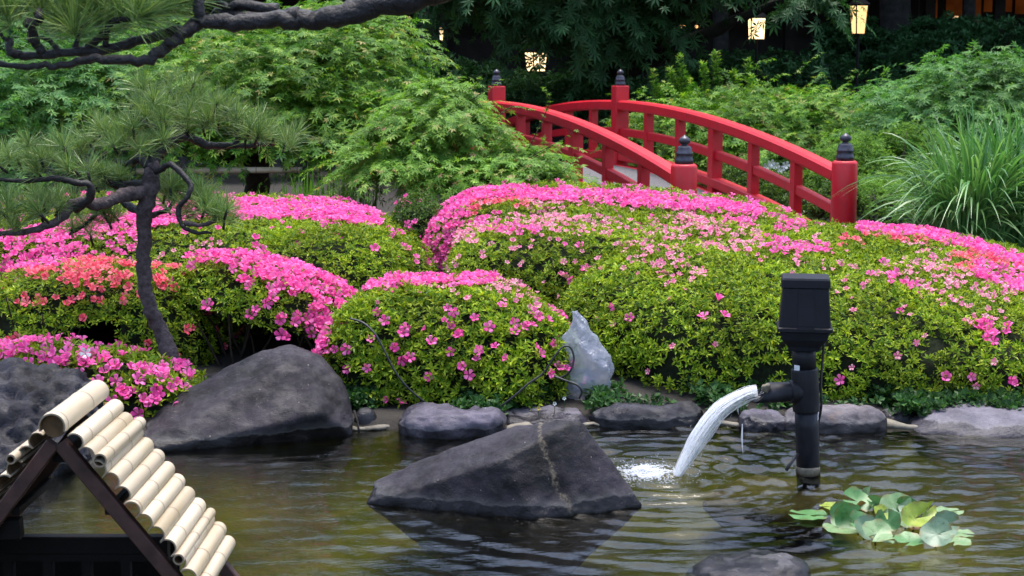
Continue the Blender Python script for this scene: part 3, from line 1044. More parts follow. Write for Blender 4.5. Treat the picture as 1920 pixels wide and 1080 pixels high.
# white label, curved on the pipe
def curved_plate(cpt, r, a0, a1, z0, z1, name, parent, mat):
    a = np.radians(np.linspace(a0, a1, 7))
    V = []
    for z in (z0, z1):
        for t in a:
            V.append((cpt[0] + r * math.cos(t), cpt[1] + r * math.sin(t), z))
    i = np.arange(6)
    return obj(name, mesh_np(name, np.array(V), [np.stack([i, i + 1, i + 8, i + 7], -1)], [mat]), parent)
lc = P(1507.5, 690, PD)
lab = curved_plate(lc, r0 * 1.012, 205, 238, P(1490, 701, PD)[2], P(1490, 682, PD)[2], 'sticker', pump, M['sticker'])
for k in range(4):
    curved_plate(lc, r0 * 1.022, 208 + k * 7, 212.5 + k * 7, P(1490, 700, PD)[2], P(1490, 697, PD)[2], 'sticker_mark', lab, M['print'])
lc2 = P(1512, 790, PD)
curved_plate(lc2, r0 * 1.012, 325, 338, P(1490, 787, PD)[2], P(1490, 768, PD)[2], 'sticker', pump, M['sticker'])

# ------------------------------------------------------------------ falling water and froth
m, nt, bs, out = nodes_of('falling_water')
bs.inputs['Base Color'].default_value = (0.92, 0.93, 0.95, 1)
bs.inputs['Roughness'].default_value = 0.5
bs.inputs['Specular IOR Level'].default_value = 0.2
tr = nn(nt, 'ShaderNodeBsdfTransparent')
mx = nn(nt, 'ShaderNodeMixShader')
mx.inputs[0].default_value = 0.48
tl_ = nn(nt, 'ShaderNodeBsdfTranslucent')
tl_.inputs[0].default_value = (0.95, 0.96, 0.97, 1)
m2 = nn(nt, 'ShaderNodeMixShader')
m2.inputs[0].default_value = 0.4
nt.links.new(bs.outputs[0], m2.inputs[1])
nt.links.new(tl_.outputs[0], m2.inputs[2])
nj = noise_tex(nt, 60, 4, .6, stretch=(1, 1, .35))
rj = ramp(nt, [(.34, (.26,) * 3), (.62, (.60,) * 3)], nj.outputs['Fac'])
nt.links.new(rj.outputs[0], mx.inputs[0])
nt.links.new(tr.outputs[0], mx.inputs[1])
nt.links.new(m2.outputs[0], mx.inputs[2])
nt.links.new(mx.outputs[0], out.inputs[0])
M['jet'] = m
m, nt, bs, out = nodes_of('froth')
bs.inputs['Base Color'].default_value = (0.82, 0.85, 0.9, 1)
bs.inputs['Roughness'].default_value = 0.5
bs.inputs['Alpha'].default_value = 0.42
M['froth'] = m
jet = MB()
for k in range(330):
    u = rng.normal(0, .42)
    u = max(-1, min(1, u))
    dv = rng.normal(0, .014)
    ctr = np.array([(1420, 734), (1396, 741), (1352, 768), (1316, 812), (1290, 856), (1268, 893)], float)
    nrm = np.array([(.15, 1), (.35, 1), (.75, .75), (.95, .45), (1, .3), (1, .15)], float)
    hw = np.array([12, 12.5, 15, 16, 13, 8], float)
    uu = u * np.array([1, 1, 1, 1, 1, 1.0]) + rng.normal(0, .06, 6)
    pts2 = ctr + nrm * (hw * uu)[:, None]
    path = catmull([P(a, b, PD - .05 + dv * (1 + i * .3)) for i, (a, b) in enumerate(pts2)], 5)
    path[:, 2] += rng.normal(0, .0012, len(path))
    i0, i1 = 0, len(path)
    if rng.random() < .5:
        i0 = rng.integers(0, 12)
        i1 = rng.integers(i0 + 8, len(path) + 1)
    path = path[i0:i1]
    rr = rng.uniform(.0010, .0030) * (np.sin(np.linspace(.25, 3.0, len(path))) * .7 + .3) * rng.uniform(.8, 1.2, len(path))
    Vt, Ft = tube(path, rr, 5, False)
    jet.add(Vt, Ft)
for k in range(160):     # spray shed from the stream
    t = rng.random()
    i = t * 5
    cx_ = np.interp(i, range(6), [1420, 1396, 1352, 1316, 1290, 1268]) + rng.normal(0, 9) + 6 * t
    cy_ = np.interp(i, range(6), [734, 741, 768, 812, 856, 893]) + rng.normal(0, 8)
    q = P(cx_, cy_, PD - .05 + rng.normal(0, .02))
    L_ = rng.uniform(.004, .014)
    dr = unit(np.array([-.5 + .4 * t, 0, -.2 - t]))
    Vt, Ft = tube([q - dr * L_, q, q + dr * L_], [.0003, rng.uniform(.0008, .0018), .0003], 5)
    jet.add(Vt, Ft)
for k in range(2):     # drips under the spout
    x = [1392, 1384, 1372][k]
    z0, z1 = [(795, 850), (757, 778), (815, 850)][k]
    Vt, Ft = tube([P(x, z0, PD - .05), P(x - 1, (z0 + z1) / 2, PD - .05), P(x + 1, z1, PD - .05)], [.003, .005, .001], 5)
    jet.add(Vt, Ft)
tag(obj('water_jet', jet.mesh('water_jet', [M['jet']], True)), 'white stream of water arching from the black spout into the pond', 'water stream')
# froth: many small bubbles and a churned skin
fr_ = MB()
fc = Zp(1215, 886)
bmx = bmesh.new()
bmesh.ops.create_icosphere(bmx, subdivisions=1, radius=1)
ico_v = np.array([v.co[:] for v in bmx.verts])
ico_f = np.array([[v.index for v in f.verts] for f in bmx.faces])
bmx.free()
nb_ = 3400
ang = rng.uniform(0, 2 * np.pi, nb_)
rad = np.abs(rng.normal(0, .58, nb_))
bxp = fc[0] + np.cos(ang) * rad * .19 + .0
byp = fc[1] + np.sin(ang) * rad * .20
bs_ = rng.uniform(.0015, .0052, nb_) * (1.1 - .4 * np.minimum(rad, 1.2))
for i in range(nb_):
    fr_.add(ico_v * bs_[i] * [1.3, 1.3, .8] + [bxp[i], byp[i], water_z(bxp[i], byp[i]) + rng.exponential(.006) * max(0, 1 - rad[i])], [ico_f])
tag(obj('froth', fr_.mesh('froth', [M['froth']], True), kind='stuff'), 'white froth where the water stream hits the pond', 'foam')

# ------------------------------------------------------------------ bamboo roof in the foreground
def bamboo_mat(name, lo, hi):
    m, nt, bs, out = nodes_of(name)
    oi = nn(nt, 'ShaderNodeObjectInfo')
    n = noise_tex(nt, 12, 6, 0.6, stretch=(1, .12, 1))
    base = ramp(nt, [(0.0, lo), (1.0, hi)], oi.outputs['Random']).outputs[0]
    st = ramp(nt, [(0.35, (0.82, 0.78, 0.68)), (0.6, (1, 1, 1))], n.outputs['Fac']).outputs[0]
    c = mix_rgb(nt, base, st, 1.0, 'MULTIPLY')
    at = nn(nt, 'ShaderNodeAttribute', attribute_name='node_stain')
    c = mix_rgb(nt, c, (0.10, 0.065, 0.04), at.outputs['Fac'])
    n2 = noise_tex(nt, 70, 3, 0.5)
    f = ramp(nt, [(0.72, (0, 0, 0)), (0.76, (.6,) * 3)], n2.outputs['Fac']).outputs[0]
    c = mix_rgb(nt, c, (0.25, 0.2, 0.15), f)
    nt.links.new(c, bs.inputs['Base Color'])
    bs.inputs['Roughness'].default_value = 0.42
    bs.inputs['Specular IOR Level'].default_value = 0.4
    bump(nt, bs, n.outputs['Fac'], 0.12, .003)
    return m


M['bamboo'] = bamboo_mat('dry_bamboo', (0.35, 0.29, 0.205), (0.51, 0.44, 0.335))
M['bamboo_in'] = plain('bamboo_inside', (0.10, 0.06, 0.03), 0.8, 0.2, 0.4, 20)
M['brown'] = plain('dark_brown_timber', (0.045, 0.020, 0.016), 0.6, 0.35, 0.5, 12, 0.3, 35, .006)
M['blackwood'] = plain('black_timber', (0.004, 0.0036, 0.004), 0.7, 0.15, 0.4, 12, 0.2, 30, .004)


def bamboo(name, p0, p1, r, parent, nodes=(.3, .75), arc=(-180, 180), th=.006, taper=.97, segs=28):
    """a culm, whole or split, with swollen nodes and a hollow end"""
    p0, p1 = np.asarray(p0, float), np.asarray(p1, float)
    L = np.linalg.norm(p1 - p0)
    T = (p1 - p0) / L
    up = unit(np.array([0, 0, 1.0]) - T * T[2])
    sd = np.cross(T, up)
    ss = [0, .004 / L]
    for nd in nodes:
        ss += [nd - .022 / L, nd - .010 / L, nd - .003 / L, nd, nd + .003 / L, nd + .010 / L, nd + .022 / L]
    ss += list(np.linspace(.05, .95, 8)) + [1 - .004 / L, 1]
    ss = np.array(sorted(ss))
    full = arc[1] - arc[0] >= 359
    a = np.radians(np.linspace(arc[0], arc[1], segs + (0 if full else 1), endpoint=not full))
    rad = r * (1 - (1 - taper) * ss)
    stain = np.zeros(len(ss))
    for nd in nodes:
        dd = (ss - nd) * L
        rad = rad * (1 + .055 * np.exp(-(dd / .009) ** 2) - .05 * np.exp(-(dd / .0025) ** 2))
        stain = np.maximum(stain, .95 * np.exp(-(dd / .0036) ** 2))
    stain[[0, -1]] = .6
    k = len(a)
    ringv = lambda c, rr: c + rr * (np.sin(a)[:, None] * sd + np.cos(a)[:, None] * up)
    R = [ringv(p0 + T * s * L, q) for s, q in zip(ss, rad)]
    Ri = [ringv(p1, rad[-1] - th), ringv(p0, rad[0] - th)]
    V = np.concatenate(R + Ri)
    m_ = len(R) + 2
    idx = np.arange(m_ * k).reshape(m_, k)
    nxt = np.roll(idx, -1, 1) if full else None
    if full:
        q = np.stack([idx[:-1], idx[1:], nxt[1:], nxt[:-1]], -1).reshape(-1, 4)
        close = np.stack([idx[-1], idx[0], nxt[0], nxt[-1]], -1)
        rows = m_ - 1
        mi = np.concatenate([np.zeros((len(R) - 1) * k), np.zeros(k), np.ones(k), np.zeros(k)])
    else:
        q = np.stack([idx[:-1, :-1], idx[1:, :-1], idx[1:, 1:], idx[:-1, 1:]], -1).reshape(-1, 4)
        close = np.stack([idx[-1, :-1], idx[0, :-1], idx[0, 1:], idx[-1, 1:]], -1)
        mi = np.concatenate([np.zeros((len(R) - 1) * (k - 1)), np.zeros(k - 1), np.ones(k - 1), np.zeros(k - 1)])
    me = mesh_np(name, V, [np.concatenate([q, close])], [M['bamboo'], M['bamboo_in']], True, mi)
    at = me.attributes.new('node_stain', 'FLOAT', 'POINT')
    at.data.foreach_set('value', np.concatenate([np.repeat(stain, k), np.repeat([.6, .6], k)]).astype(np.float32))
    try:
        me.set_sharp_from_angle(angle=math.radians(50))
    except Exception:
        pass
    return obj(name, me, parent)


RD0, RD1 = 5.40, 5.96
ridge0 = P(100, 798, RD0)
roof = thing('bamboo_roof', 'small gabled roof of pale split bamboo on dark brown rafters at the pond front', 'bamboo roof', (ridge0[0], 5.7, -.3))
dY = lambda p, d: np.array([p[0], d, p[2]])
bamboo('ridge_bamboo', dY(ridge0, RD0 - .02), dY(ridge0, RD1 + .03), .0485, roof, (.06, .62), (-112, 112), .006, .99)
step = P(119.6 + 21.5, 802 + 25.6, RD0) - P(119.6, 802, RD0)
s0 = P(119.6, 802, RD0)
nodes_r = [(.2, .7), (.3, .8), (.12, .66), (.35,), (.55, .9), (.5, .04), (.33, .9), (.45,), (.3, .85), (.28, .7), (.4, .92), (.15, .6), (.52,), (.22, .8)]
xc = ridge0[0]
slope_n = unit(np.array([-step[2], 0, step[0]]))
for sgn in (1, -1):
    for k in range(1, 13):
        c = s0 + step * k
        j = rng.uniform(-.018, .018)
        cc = np.array([xc + sgn * (c[0] - xc), 0, c[2] - (.012 if sgn < 0 else 0)])
        rot_ = math.degrees(math.atan2(step[2], step[0])) * -1
        r_ = .0338 * rng.uniform(.96, 1.05)
        o = bamboo('slat', dY(cc, RD0 - .005 + j + (.04 if sgn < 0 else 0)), dY(cc, RD1 + rng.uniform(-.015, .015)), r_, roof, nodes_r[(k - 1 + (0 if sgn > 0 else 5)) % 14], (-96 + sgn * rot_, 96 + sgn * rot_), .005, .98, 20)
# thin whole culms lying over the slats
for (fx, fy, r_, nds, sg) in [(189.6, 861, .0255, (.18, .55, .9), 1), (337, 1046, .0205, (.45, .78), 1), (23, 859, .0185, (.2, .8), -1), (-110, 1010, .0205, (.3, .7), -1)]:
    c = P(fx, fy, RD0)
    bamboo('batten', dY(c, RD0 - .02), dY(c, RD1 + .02), r_, roof, nds, (-180, 180), .006, 1.0, 24)


def beam(p0, p1, w, h, name, mat, parent, sidev=(0, 1, 0), bev=.004):
    Vb, Fb = sweep_rect(np.array([p0, p1]), np.array(sidev, float), w, h, bev)
    return obj(name, MB().add(Vb, Fb).mesh(name, [mat]), parent)


sdir = unit(step)
for d, mt in ((RD0 + .035, M['brown']), (RD1 - .06, M['brown'])):
    for sgn in (1, -1):
        a0 = np.array([xc + sgn * .012, d + (0.003 if sgn > 0 else 0), ridge0[2] - .072])
        b0 = a0 + np.array([sgn * sdir[0], 0, sdir[2]]) * .86
        beam(a0, b0, .042, .052, 'rafter', mt, roof)
beam((xc, RD0 + .06, ridge0[2] - .125), (xc, RD1 - .085, ridge0[2] - .125), .05, .05, 'ridge_beam', M['blackwood'], roof, (1, 0, 0))
for k in (5, 10):
    for sgn in (1, -1):
        c = s0 + step * k
        x = xc + sgn * (c[0] - xc) - sgn * .062
        beam((x, RD0 + .062, c[2] - .075), (x, RD1 - .09, c[2] - .075), .03, .03, 'purlin', M['blackwood'], roof, (1, 0, 0))
# low crib under it: beam, slotted panel, posts to the bed
Vt, Ft = tube([dY(ridge0, RD0 + .012) - [0, 0, .004], dY(ridge0, RD0 + .03) - [0, 0, .004]], .0425, 24)
obj('ridge_end', MB().add(Vt, Ft).mesh('ridge_end', [M['bamboo_in']]), roof)
zc = P(120, 1008, 5.80)[2]
beam((xc - .62, 5.83, zc - .035), (xc + .30, 5.83, zc - .035), .05, .07, 'cross_beam', M['blackwood'], roof)
for sgn in (1, -1):
    for d in (RD0 + .09, RD1 - .12):
        x = xc + sgn * .60
        zt_ = ridge0[2] - .072 + sdir[2] / sdir[0] * .60 - .035
        beam((x, d, -.45), (x, d, zt_), .05, .05, 'post', M['blackwood'], roof, (0, 1, 0))
tb = P(15, 992, RD0 + .1)
beam((tb[0] - .12, RD0 + .1, tb[2]), (tb[0] + .05, RD0 + .1, tb[2] + .005), .05, .075, 'tie_block', M['blackwood'], roof)
pz0, pz1 = zc - .40, zc - .072
for i in range(8):
    x = P(18, 1060, 5.83)[0] + (i - 3) * .152
    if x > xc + .30 or x < xc - .6:
        continue
    V_, F_ = box((x - .017, 5.81, pz0), (x + .017, 5.85, pz1))
    obj('slot_bar', MB().add(V_, F_).mesh('slot_bar', [M['blackwood']]), roof)
for z in (pz1 - .012, pz0 + .16, pz0):
    V_, F_ = box((xc - .60, 5.808, z - .014), (xc + .30, 5.852, z + .014))
    obj('slot_rail', MB().add(V_, F_).mesh('slot_rail', [M['blackwood']]), roof)
V_, F_ = box((xc - .60, 6.0, pz0), (xc + .30, 6.02, pz1 - .002))
obj('back_board', MB().add(V_, F_).mesh('back_board', [M['blackwood']]), roof)

# ------------------------------------------------------------------ plastic bag and cables by the front azalea
m, nt, bs, out = nodes_of('thin_plastic')
bs.inputs['Base Color'].default_value = (0.33, 0.36, 0.46, 1)
bs.inputs['Roughness'].default_value = 0.14
bs.inputs['Specular IOR Level'].default_value = 0.6
tl_ = nn(nt, 'ShaderNodeBsdfTranslucent')
tl_.inputs[0].default_value = (0.55, 0.57, 0.66, 1)
tr = nn(nt, 'ShaderNodeBsdfTransparent')
m2 = nn(nt, 'ShaderNodeMixShader')
m2.inputs[0].default_value = .35
m3 = nn(nt, 'ShaderNodeMixShader')
m3.inputs[0].default_value = .58
nt.links.new(bs.outputs[0], m2.inputs[1])
nt.links.new(tl_.outputs[0], m2.inputs[2])
nt.links.new(tr.outputs[0], m3.inputs[1])
nt.links.new(m2.outputs[0], m3.inputs[2])
nt.links.new(m3.outputs[0], out.inputs[0])
nz = noise_tex(nt, 26, 2, 0.5)
s5 = nn(nt, 'ShaderNodeMath', operation='SUBTRACT')
nt.links.new(nz.outputs['Fac'], s5.inputs[0])
s5.inputs[1].default_value = .5
a5 = nn(nt, 'ShaderNodeMath', operation='ABSOLUTE')
nt.links.new(s5.outputs[0], a5.inputs[0])
bump(nt, bs, a5.outputs[0], 0.9, .03)
M['plastic'] = m
BD = 9.53
bag_rows = [(584, 1076, 5), (594, 1082, 11), (608, 1088, 17), (628, 1092, 26), (650, 1096, 37), (675, 1101, 46), (700, 1104, 47), (722, 1102, 45), (742, 1096, 40), (754, 1092, 30)]
rows = []
for (y, xm_, hw) in bag_rows:
    c = P(xm_, y, BD)
    w = hw * BD / F
    for j in range(28):
        a = 2 * math.pi * j / 28
        rows.append((c[0] + w * math.cos(a), c[1] + w * .75 * math.sin(a), c[2]))
rows = np.array(rows).reshape(len(bag_rows), 28, 3)
dense = np.stack([catmull(rows[:, j], 5) for j in range(28)], 1)
dense = np.stack([catmull(np.vstack([r, r[:1]]), 3)[:-1] for r in dense], 0)
Vb, Fb = loft([list(map(tuple, r)) for r in dense])
rb = np.random.default_rng(77)
coarse = dense[::4, ::6].copy()
kk = coarse.shape[1]
axc = coarse.mean(1, keepdims=True)
rad_ = unit((coarse - axc) * [1, 1, 0])
coarse += rad_ * (rb.normal(-.002, .018, coarse.shape[:2]) * np.linspace(.25, 1.0, len(coarse))[:, None])[..., None] + rb.normal(0, .009, coarse.shape) * np.linspace(.25, 1.0, len(coarse))[:, None, None]
fine = np.stack([catmull(coarse[:, j], 6) for j in range(kk)], 1)
fine = np.stack([catmull(np.vstack([r, r[:1]]), 6)[:-1] for r in fine], 0)
Vb, Fb = loft([list(map(tuple, r)) for r in fine])
rr_ = np.abs(vnoise(Vb * [1, 1, .7], 13, 2.0, 2))
Vb = Vb + unit((Vb - np.repeat(axc.mean(0), len(Vb), 0)) * [1, 1, 0]) * (.016 * (.25 - rr_))[:, None]
tag(obj('plastic_bag', mesh_np('plastic_bag', Vb, Fb, [M['plastic']], True)), 'crumpled translucent plastic bag stuffed between two azalea bushes', 'plastic bag')


def cable(pts, r, label, name='cable'):
    Vt, Ft = tube(catmull([P(*p) for p in pts], 8), r, 8)
    return tag(obj(name, MB().add(Vt, Ft).mesh(name, [M['cord']], True)), label, 'cable')


cable([(655, 597, 9.17), (682, 606, 9.12), (704, 628, 9.08), (722, 660, 9.06), (738, 692, 9.05), (760, 722, 9.05), (785, 745, 9.07), (810, 764, 9.12)], .0065, 'black cable curving down the left front of the middle azalea bush')
cable([(930, 768, 9.10), (960, 746, 9.08), (990, 720, 9.10), (1018, 700, 9.12), (1040, 668, 9.12), (1056, 650, 9.14), (1070, 652, 9.14), (1076, 672, 9.13), (1070, 694, 9.12), (1060, 704, 9.14), (1050, 708, 9.16)], .0065, 'black cable rising to a loop in front of the plastic bag')
cable([(1040, 706, 9.16), (1062, 714, 9.12), (1082, 722, 9.10), (1091, 734, 9.1), (1086, 747, 9.12)], .0065, 'short black cable hooking across the foot of the plastic bag')
Vt, Ft = tube([P(664, 770, 9.02), P(670, 790, 8.97), P(674, 812, 8.92)], [.007, .007, .005], 8)
tag(obj('stick', MB().add(Vt, Ft).mesh('stick', [M['bark_grey']], True)), 'thin grey stick leaning into the water by the round black stone', 'stick')

# ------------------------------------------------------------------ water lily
def lily_mat(name, a, b):
    m, nt, bs, out = nodes_of(name)
    n = noise_tex(nt, 14, 5, 0.6)
    n9 = noise_tex(nt, 46, 6, 0.7)
    c0_ = ramp(nt, [(0.3, a), (0.7, b)], n.outputs['Fac'])
    f9 = ramp(nt, [(0.56, (0, 0, 0)), (0.70, (.75,) * 3)], n9.outputs['Fac'])
    mxx = mix_rgb(nt, c0_.outputs[0], tuple(x * .3 for x in a[:2]) + (a[2] * .2,), f9.outputs[0])
    ra = nn(nt, 'ShaderNodeAttribute', attribute_name='rim')
    rf = ramp(nt, [(.35, (0, 0, 0)), (1.0, (.7,) * 3)], ra.outputs['Fac'])
    mxx = mix_rgb(nt, mxx, (0.17, 0.12, 0.03), rf.outputs[0])
    class _c: outputs = [mxx]
    c = _c
    nt.links.new(c.outputs[0], bs.inputs['Base Color'])
    bs.inputs['Roughness'].default_value = 0.42
    bump(nt, bs, n9.outputs['Fac'], 0.3, .004)
    tl_ = nn(nt, 'ShaderNodeBsdfTranslucent')
    nt.links.new(c.outputs[0], tl_.inputs[0])
    mx = nn(nt, 'ShaderNodeMixShader')
    mx.inputs[0].default_value = .25
    nt.links.new(bs.outputs[0], mx.inputs[1])
    nt.links.new(tl_.outputs[0], mx.inputs[2])
    nt.links.new(mx.outputs[0], out.inputs[0])
    return m


LM = {'g': lily_mat('lily_green', (0.05, 0.16, 0.04), (0.12, 0.27, 0.09)), 'p': lily_mat('lily_pale', (0.12, 0.24, 0.09), (0.27, 0.37, 0.19)),
      'y': lily_mat('lily_yellow', (0.16, 0.26, 0.015), (0.32, 0.38, 0.05)), 'b': lily_mat('lily_brown', (0.16, 0.07, 0.02), (0.28, 0.15, 0.04)), 's': lily_mat('lily_grey', (0.08, 0.16, 0.09), (0.18, 0.27, 0.18))}
lily = thing('water_lily', 'clump of water lily leaves lifting out of the water at the right', 'water lily', Zp(1660, 1005))


def lily_leaf(px_, py_, rpx, col, tilt=0.0, face=-90.0, cup=.12, fold=0.0, nar=1.0, zz=None, spin=0.0, name='leaf'):
    """tilt from level (deg), facing azimuth (deg, -90 towards the viewer), cup and fold of the blade"""
    base = Zp(px_, py_ + (rpx * .6 if tilt > 25 else 0), 0.0)
    c = P(px_, py_, base[1]) if tilt > 25 else Zp(px_, py_, .008)
    r = rpx * base[1] / F
    K, R_ = 22, 4
    V = [(0, 0, 0)]
    for i in range(1, R_ + 1):
        q = i / R_
        for k in range(K):
            a = math.radians(14 + (360 - 28) * k / (K - 1))
            wob = 1 + .04 * math.sin(3 * a + px_) + .03 * math.sin(7 * a + py_)
            x, y = q * math.cos(a) * wob, q * math.sin(a) * wob * nar
            V.append((x, y, cup * q * q + fold * abs(y) + (.05 + (.07 if tilt > 20 else 0)) * q * q * math.sin(3 * a + px_) + .03 * q * math.sin(7 * a + py_) + .022 * q * math.cos(a * 11)))
    rim = [0.0] + [(i / R_) ** 3 * (.25 + .75 * (math.sin(5 * k + px_ * 1.7) > .2)) for i in range(1, R_ + 1) for k in range(K)]
    V = np.array(V) * r
    fs, tr_ = [], []
    for k in range(K - 1):
        tr_.append((0, 1 + k, 2 + k))
    for i in range(R_ - 1):
        for k in range(K - 1):
            a0 = 1 + i * K + k
            fs.append((a0, a0 + K, a0 + K + 1, a0 + 1))
    fa = math.radians(face)
    nrm = np.array([math.sin(math.radians(tilt)) * math.cos(fa), math.sin(math.radians(tilt)) * math.sin(fa), math.cos(math.radians(tilt))])
    R3 = np.array(rot_to(nrm, math.radians(spin)))
    W = V @ R3.T + c
    W[:, 2] = np.maximum(W[:, 2], .005)
    me_ = mesh_np(name, W, [np.array(tr_), np.array(fs)], [LM[col]], True)
    me_.attributes.new('rim', 'FLOAT', 'POINT').data.foreach_set('value', np.array(rim, np.float32))
    o = obj(name, me_, lily)
    if tilt > 25:
        Vt, Ft = tube(catmull([c - nrm * .004, (c + base) / 2 + [0, .02, -.02], [base[0], base[1] + .03, -.02]], 4), .004, 6)
        obj('leaf_stalk', MB().add(Vt, Ft).mesh('leaf_stalk', [LM['y']], True), lily)
    return o


for a in [(1516, 966, 38, 'g', 0, 0, .03), (1560, 949, 24, 'y', 0, 0, .04), (1584, 968, 29, 'g', 58, -120, .2, .1), (1607, 940, 30, 'g', 35, -75, .15), (1628, 934, 26, 'p', 80, 190, .1, .5, .45),
          (1612, 950, 18, 'b', 70, -40, .2, .5, .6), (1580, 992, 38, 'p', 3, 0, .04), (1612, 982, 26, 'g', 40, -60, .2, .2), (1644, 1000, 30, 'p', 30, -80, .18, .15), (1680, 951, 31, 'p', 50, -100, .12),
          (1652, 962, 18, 'y', 40, -60, .2), (1688, 963, 20, 's', 30, -80, .1), (1715, 972, 38, 'y', 42, -65, .15, .4, .75), (1700, 975, 22, 'p', 55, -130, .1, .2, .7), (1756, 972, 24, 'p', 4, 0, .05), (1780, 958, 27, 'p', 2, 0, .03),
          (1757, 1002, 33, 's', 40, -110, .15, .1), (1802, 1000, 27, 'p', 3, 0, .03), (1790, 1015, 33, 'p', 3, 0, .04), (1706, 1016, 30, 'g', 8, -90, .15, .1), (1725, 990, 24, 'b', 4, 0, .04), (1660, 1012, 26, 'p', 4, 0, .05), (1740, 985, 22, 'p', 3, 0, .03), (1592, 972, 30, 'g', 66, -95, .25, .2), (1735, 962, 27, 'y', 70, -60, .2, .6, .6), (1665, 978, 25, 'g', 60, -110, .2, .2), (1772, 984, 27, 's', 58, -80, .2, .3), (1640, 944, 24, 'g', 75, -70, .2, .6, .6), (1700, 955, 24, 'g', 62, -95, .2, .3), (1622, 992, 26, 's', 48, -75, .2, .25)]:
    lily_leaf(*a, spin=random.uniform(0, 360))

# ------------------------------------------------------------------ pines
def needle_tuft(name, L, n, seed, wd=.0022, lo=-10):
    r = np.random.default_rng(seed)
    el = np.radians(lo + (88 - lo) * r.beta(1.5, 1.25, n))
    az = r.uniform(0, 2 * np.pi, n)
    d = np.stack([np.cos(el) * np.cos(az), np.cos(el) * np.sin(az), np.sin(el)], -1)
    ln = L * r.uniform(.7, 1.08, n)
    s = unit(np.cross(d, r.normal(size=(n, 3))))
    b = d * .012 + np.array([0, 0, 1.0]) * r.uniform(-.02, .03, n)[:, None]
    mid = b + d * (ln * .55)[:, None] + np.array([0, 0, -1.0]) * (ln * .02)[:, None]
    tip = b + d * ln[:, None] + np.array([0, 0, -1.0]) * (ln * r.uniform(.02, .12, n))[:, None]
    w = wd * np.ones((n, 1))
    V = np.concatenate([b - s * w, b + s * w, mid + s * w * .9, mid - s * w * .9, tip])
    i = np.arange(n)
    q = np.stack([i, i + n, i + 2 * n, i + 3 * n], -1)
    t = np.stack([i + 3 * n, i + 2 * n, i + 4 * n], -1)
    return mesh_np(name, V, [q, t], [M['needle']])


tufts_s = [needle_tuft('needle_tuft', .20, 85, s, .0018) for s in range(4)]
tufts_b = [needle_tuft('needle_tuft', .19, 100, s + 10, .0014) for s in range(3)]


def knobby(path, rad, seed, amp=.18, segs=10):
    path = np.array(path, float)
    rk = np.random.default_rng(int(seed * 10) + 3)
    if len(path) > 3:
        path[1:-1] += rk.normal(0, 1, (len(path) - 2, 3)) * np.mean(rad) * (.55 if segs < 12 else .16)
    pc = catmull(path, 6)
    pc[1:-1] += rk.normal(0, 1, (len(pc) - 2, 3)) * np.mean(rad) * .10
    rc = np.interp(np.linspace(0, 1, len(pc)), np.linspace(0, 1, len(rad)), rad)
    Vt, Ft = tube(pc, rc, segs)
    n = vnoise(Vt, 22, seed, 3)
    T_, N_, B_ = frames(pc)
    body = Vt[:len(pc) * segs].reshape(len(pc), segs, 3)
    dirn = unit(body - pc[:, None, :])
    body = body + dirn * (rc[:, None] * amp * n[:len(pc) * segs].reshape(len(pc), segs))[:, :, None]
    Vt[:len(pc) * segs] = body.reshape(-1, 3)
    return Vt, Ft


D0 = 9.55
pine = thing('pine_tree', 'small trained pine with a slim bent trunk and flat needle pads, on the left bank', 'pine tree', P(318, 690, D0))
Vt, Ft = knobby([P(322, 700, D0), P(316, 668, D0), P(300, 622, D0), P(276, 572, D0), P(269, 520, D0), P(271, 460, D0), P(273, 400, D0), P(279, 345, D0), P(284, 305, D0)], np.array([20, 17, 14, 13.5, 13, 13, 14.5, 17, 13]) * D0 / F, 1.0, .22, 14)
obj('trunk', MB().add(Vt, Ft).mesh('trunk', [M['bark']], True), pine)
brs = [
    ([(275, 362, 0), (235, 368, -.1), (190, 388, -.2), (140, 392, -.3), (110, 408, -.35), (60, 432, -.4), (-20, 440, -.5)], [15, 13, 11, 10, 8, 6, 4]),
    ([(140, 392, -.3), (165, 372, -.35), (172, 350, -.35), (140, 340, -.4), (95, 335, -.45), (40, 336, -.5), (-10, 336, -.5)], [9, 8, 7, 6, 5, 4, 3]),
    ([(277, 345, 0), (240, 352, .1), (205, 340, .12), (160, 314, .15), (152, 298, .15), (150, 280, .15)], [12, 10, 7, 6, 5, 4]),
    ([(165, 318, .15), (185, 300, .15), (200, 285, .15)], [6, 5, 4]),
    ([(284, 312, 0), (262, 295, .0), (240, 300, .05), (215, 300, .1)], [12, 9, 6, 4]),
    ([(284, 310, 0), (310, 280, .1), (345, 260, .2), (385, 266, .25), (415, 275, .3), (460, 276, .3), (515, 268, .35)], [12, 10, 9, 8, 7, 5, 4]),
    ([(345, 260, .2), (345, 245, .2), (330, 238, .2), (290, 238, .2), (262, 232, .2), (247, 215, .2), (250, 195, .2)], [8, 7, 6, 5, 5, 4, 3]),
    ([(440, 276, .3), (445, 260, .3), (442, 245, .3)], [7, 6, 5]),
    ([(283, 330, 0), (305, 312, -.1), (330, 318, -.15), (350, 345, -.2), (348, 370, -.2), (333, 392, -.2), (345, 420, -.2), (360, 432, -.2), (398, 437, -.2)], [7, 6.2, 5.8, 5.4, 5, 4.6, 4, 3.4, 2.6]),
    ([(345, 418, -.2), (380, 425, -.2), (400, 415, -.2), (405, 400, -.2)], [5, 4, 4, 3]),
    ([(268, 402, 0), (240, 380, .15), (215, 372, .2), (175, 415, .2), (130, 440, .2)], [8, 7, 5, 4, 3]),
    ([(278, 405, 0), (300, 400, .1), (315, 392, .1), (330, 372, .1)], [7, 5, 4, 3]),
]
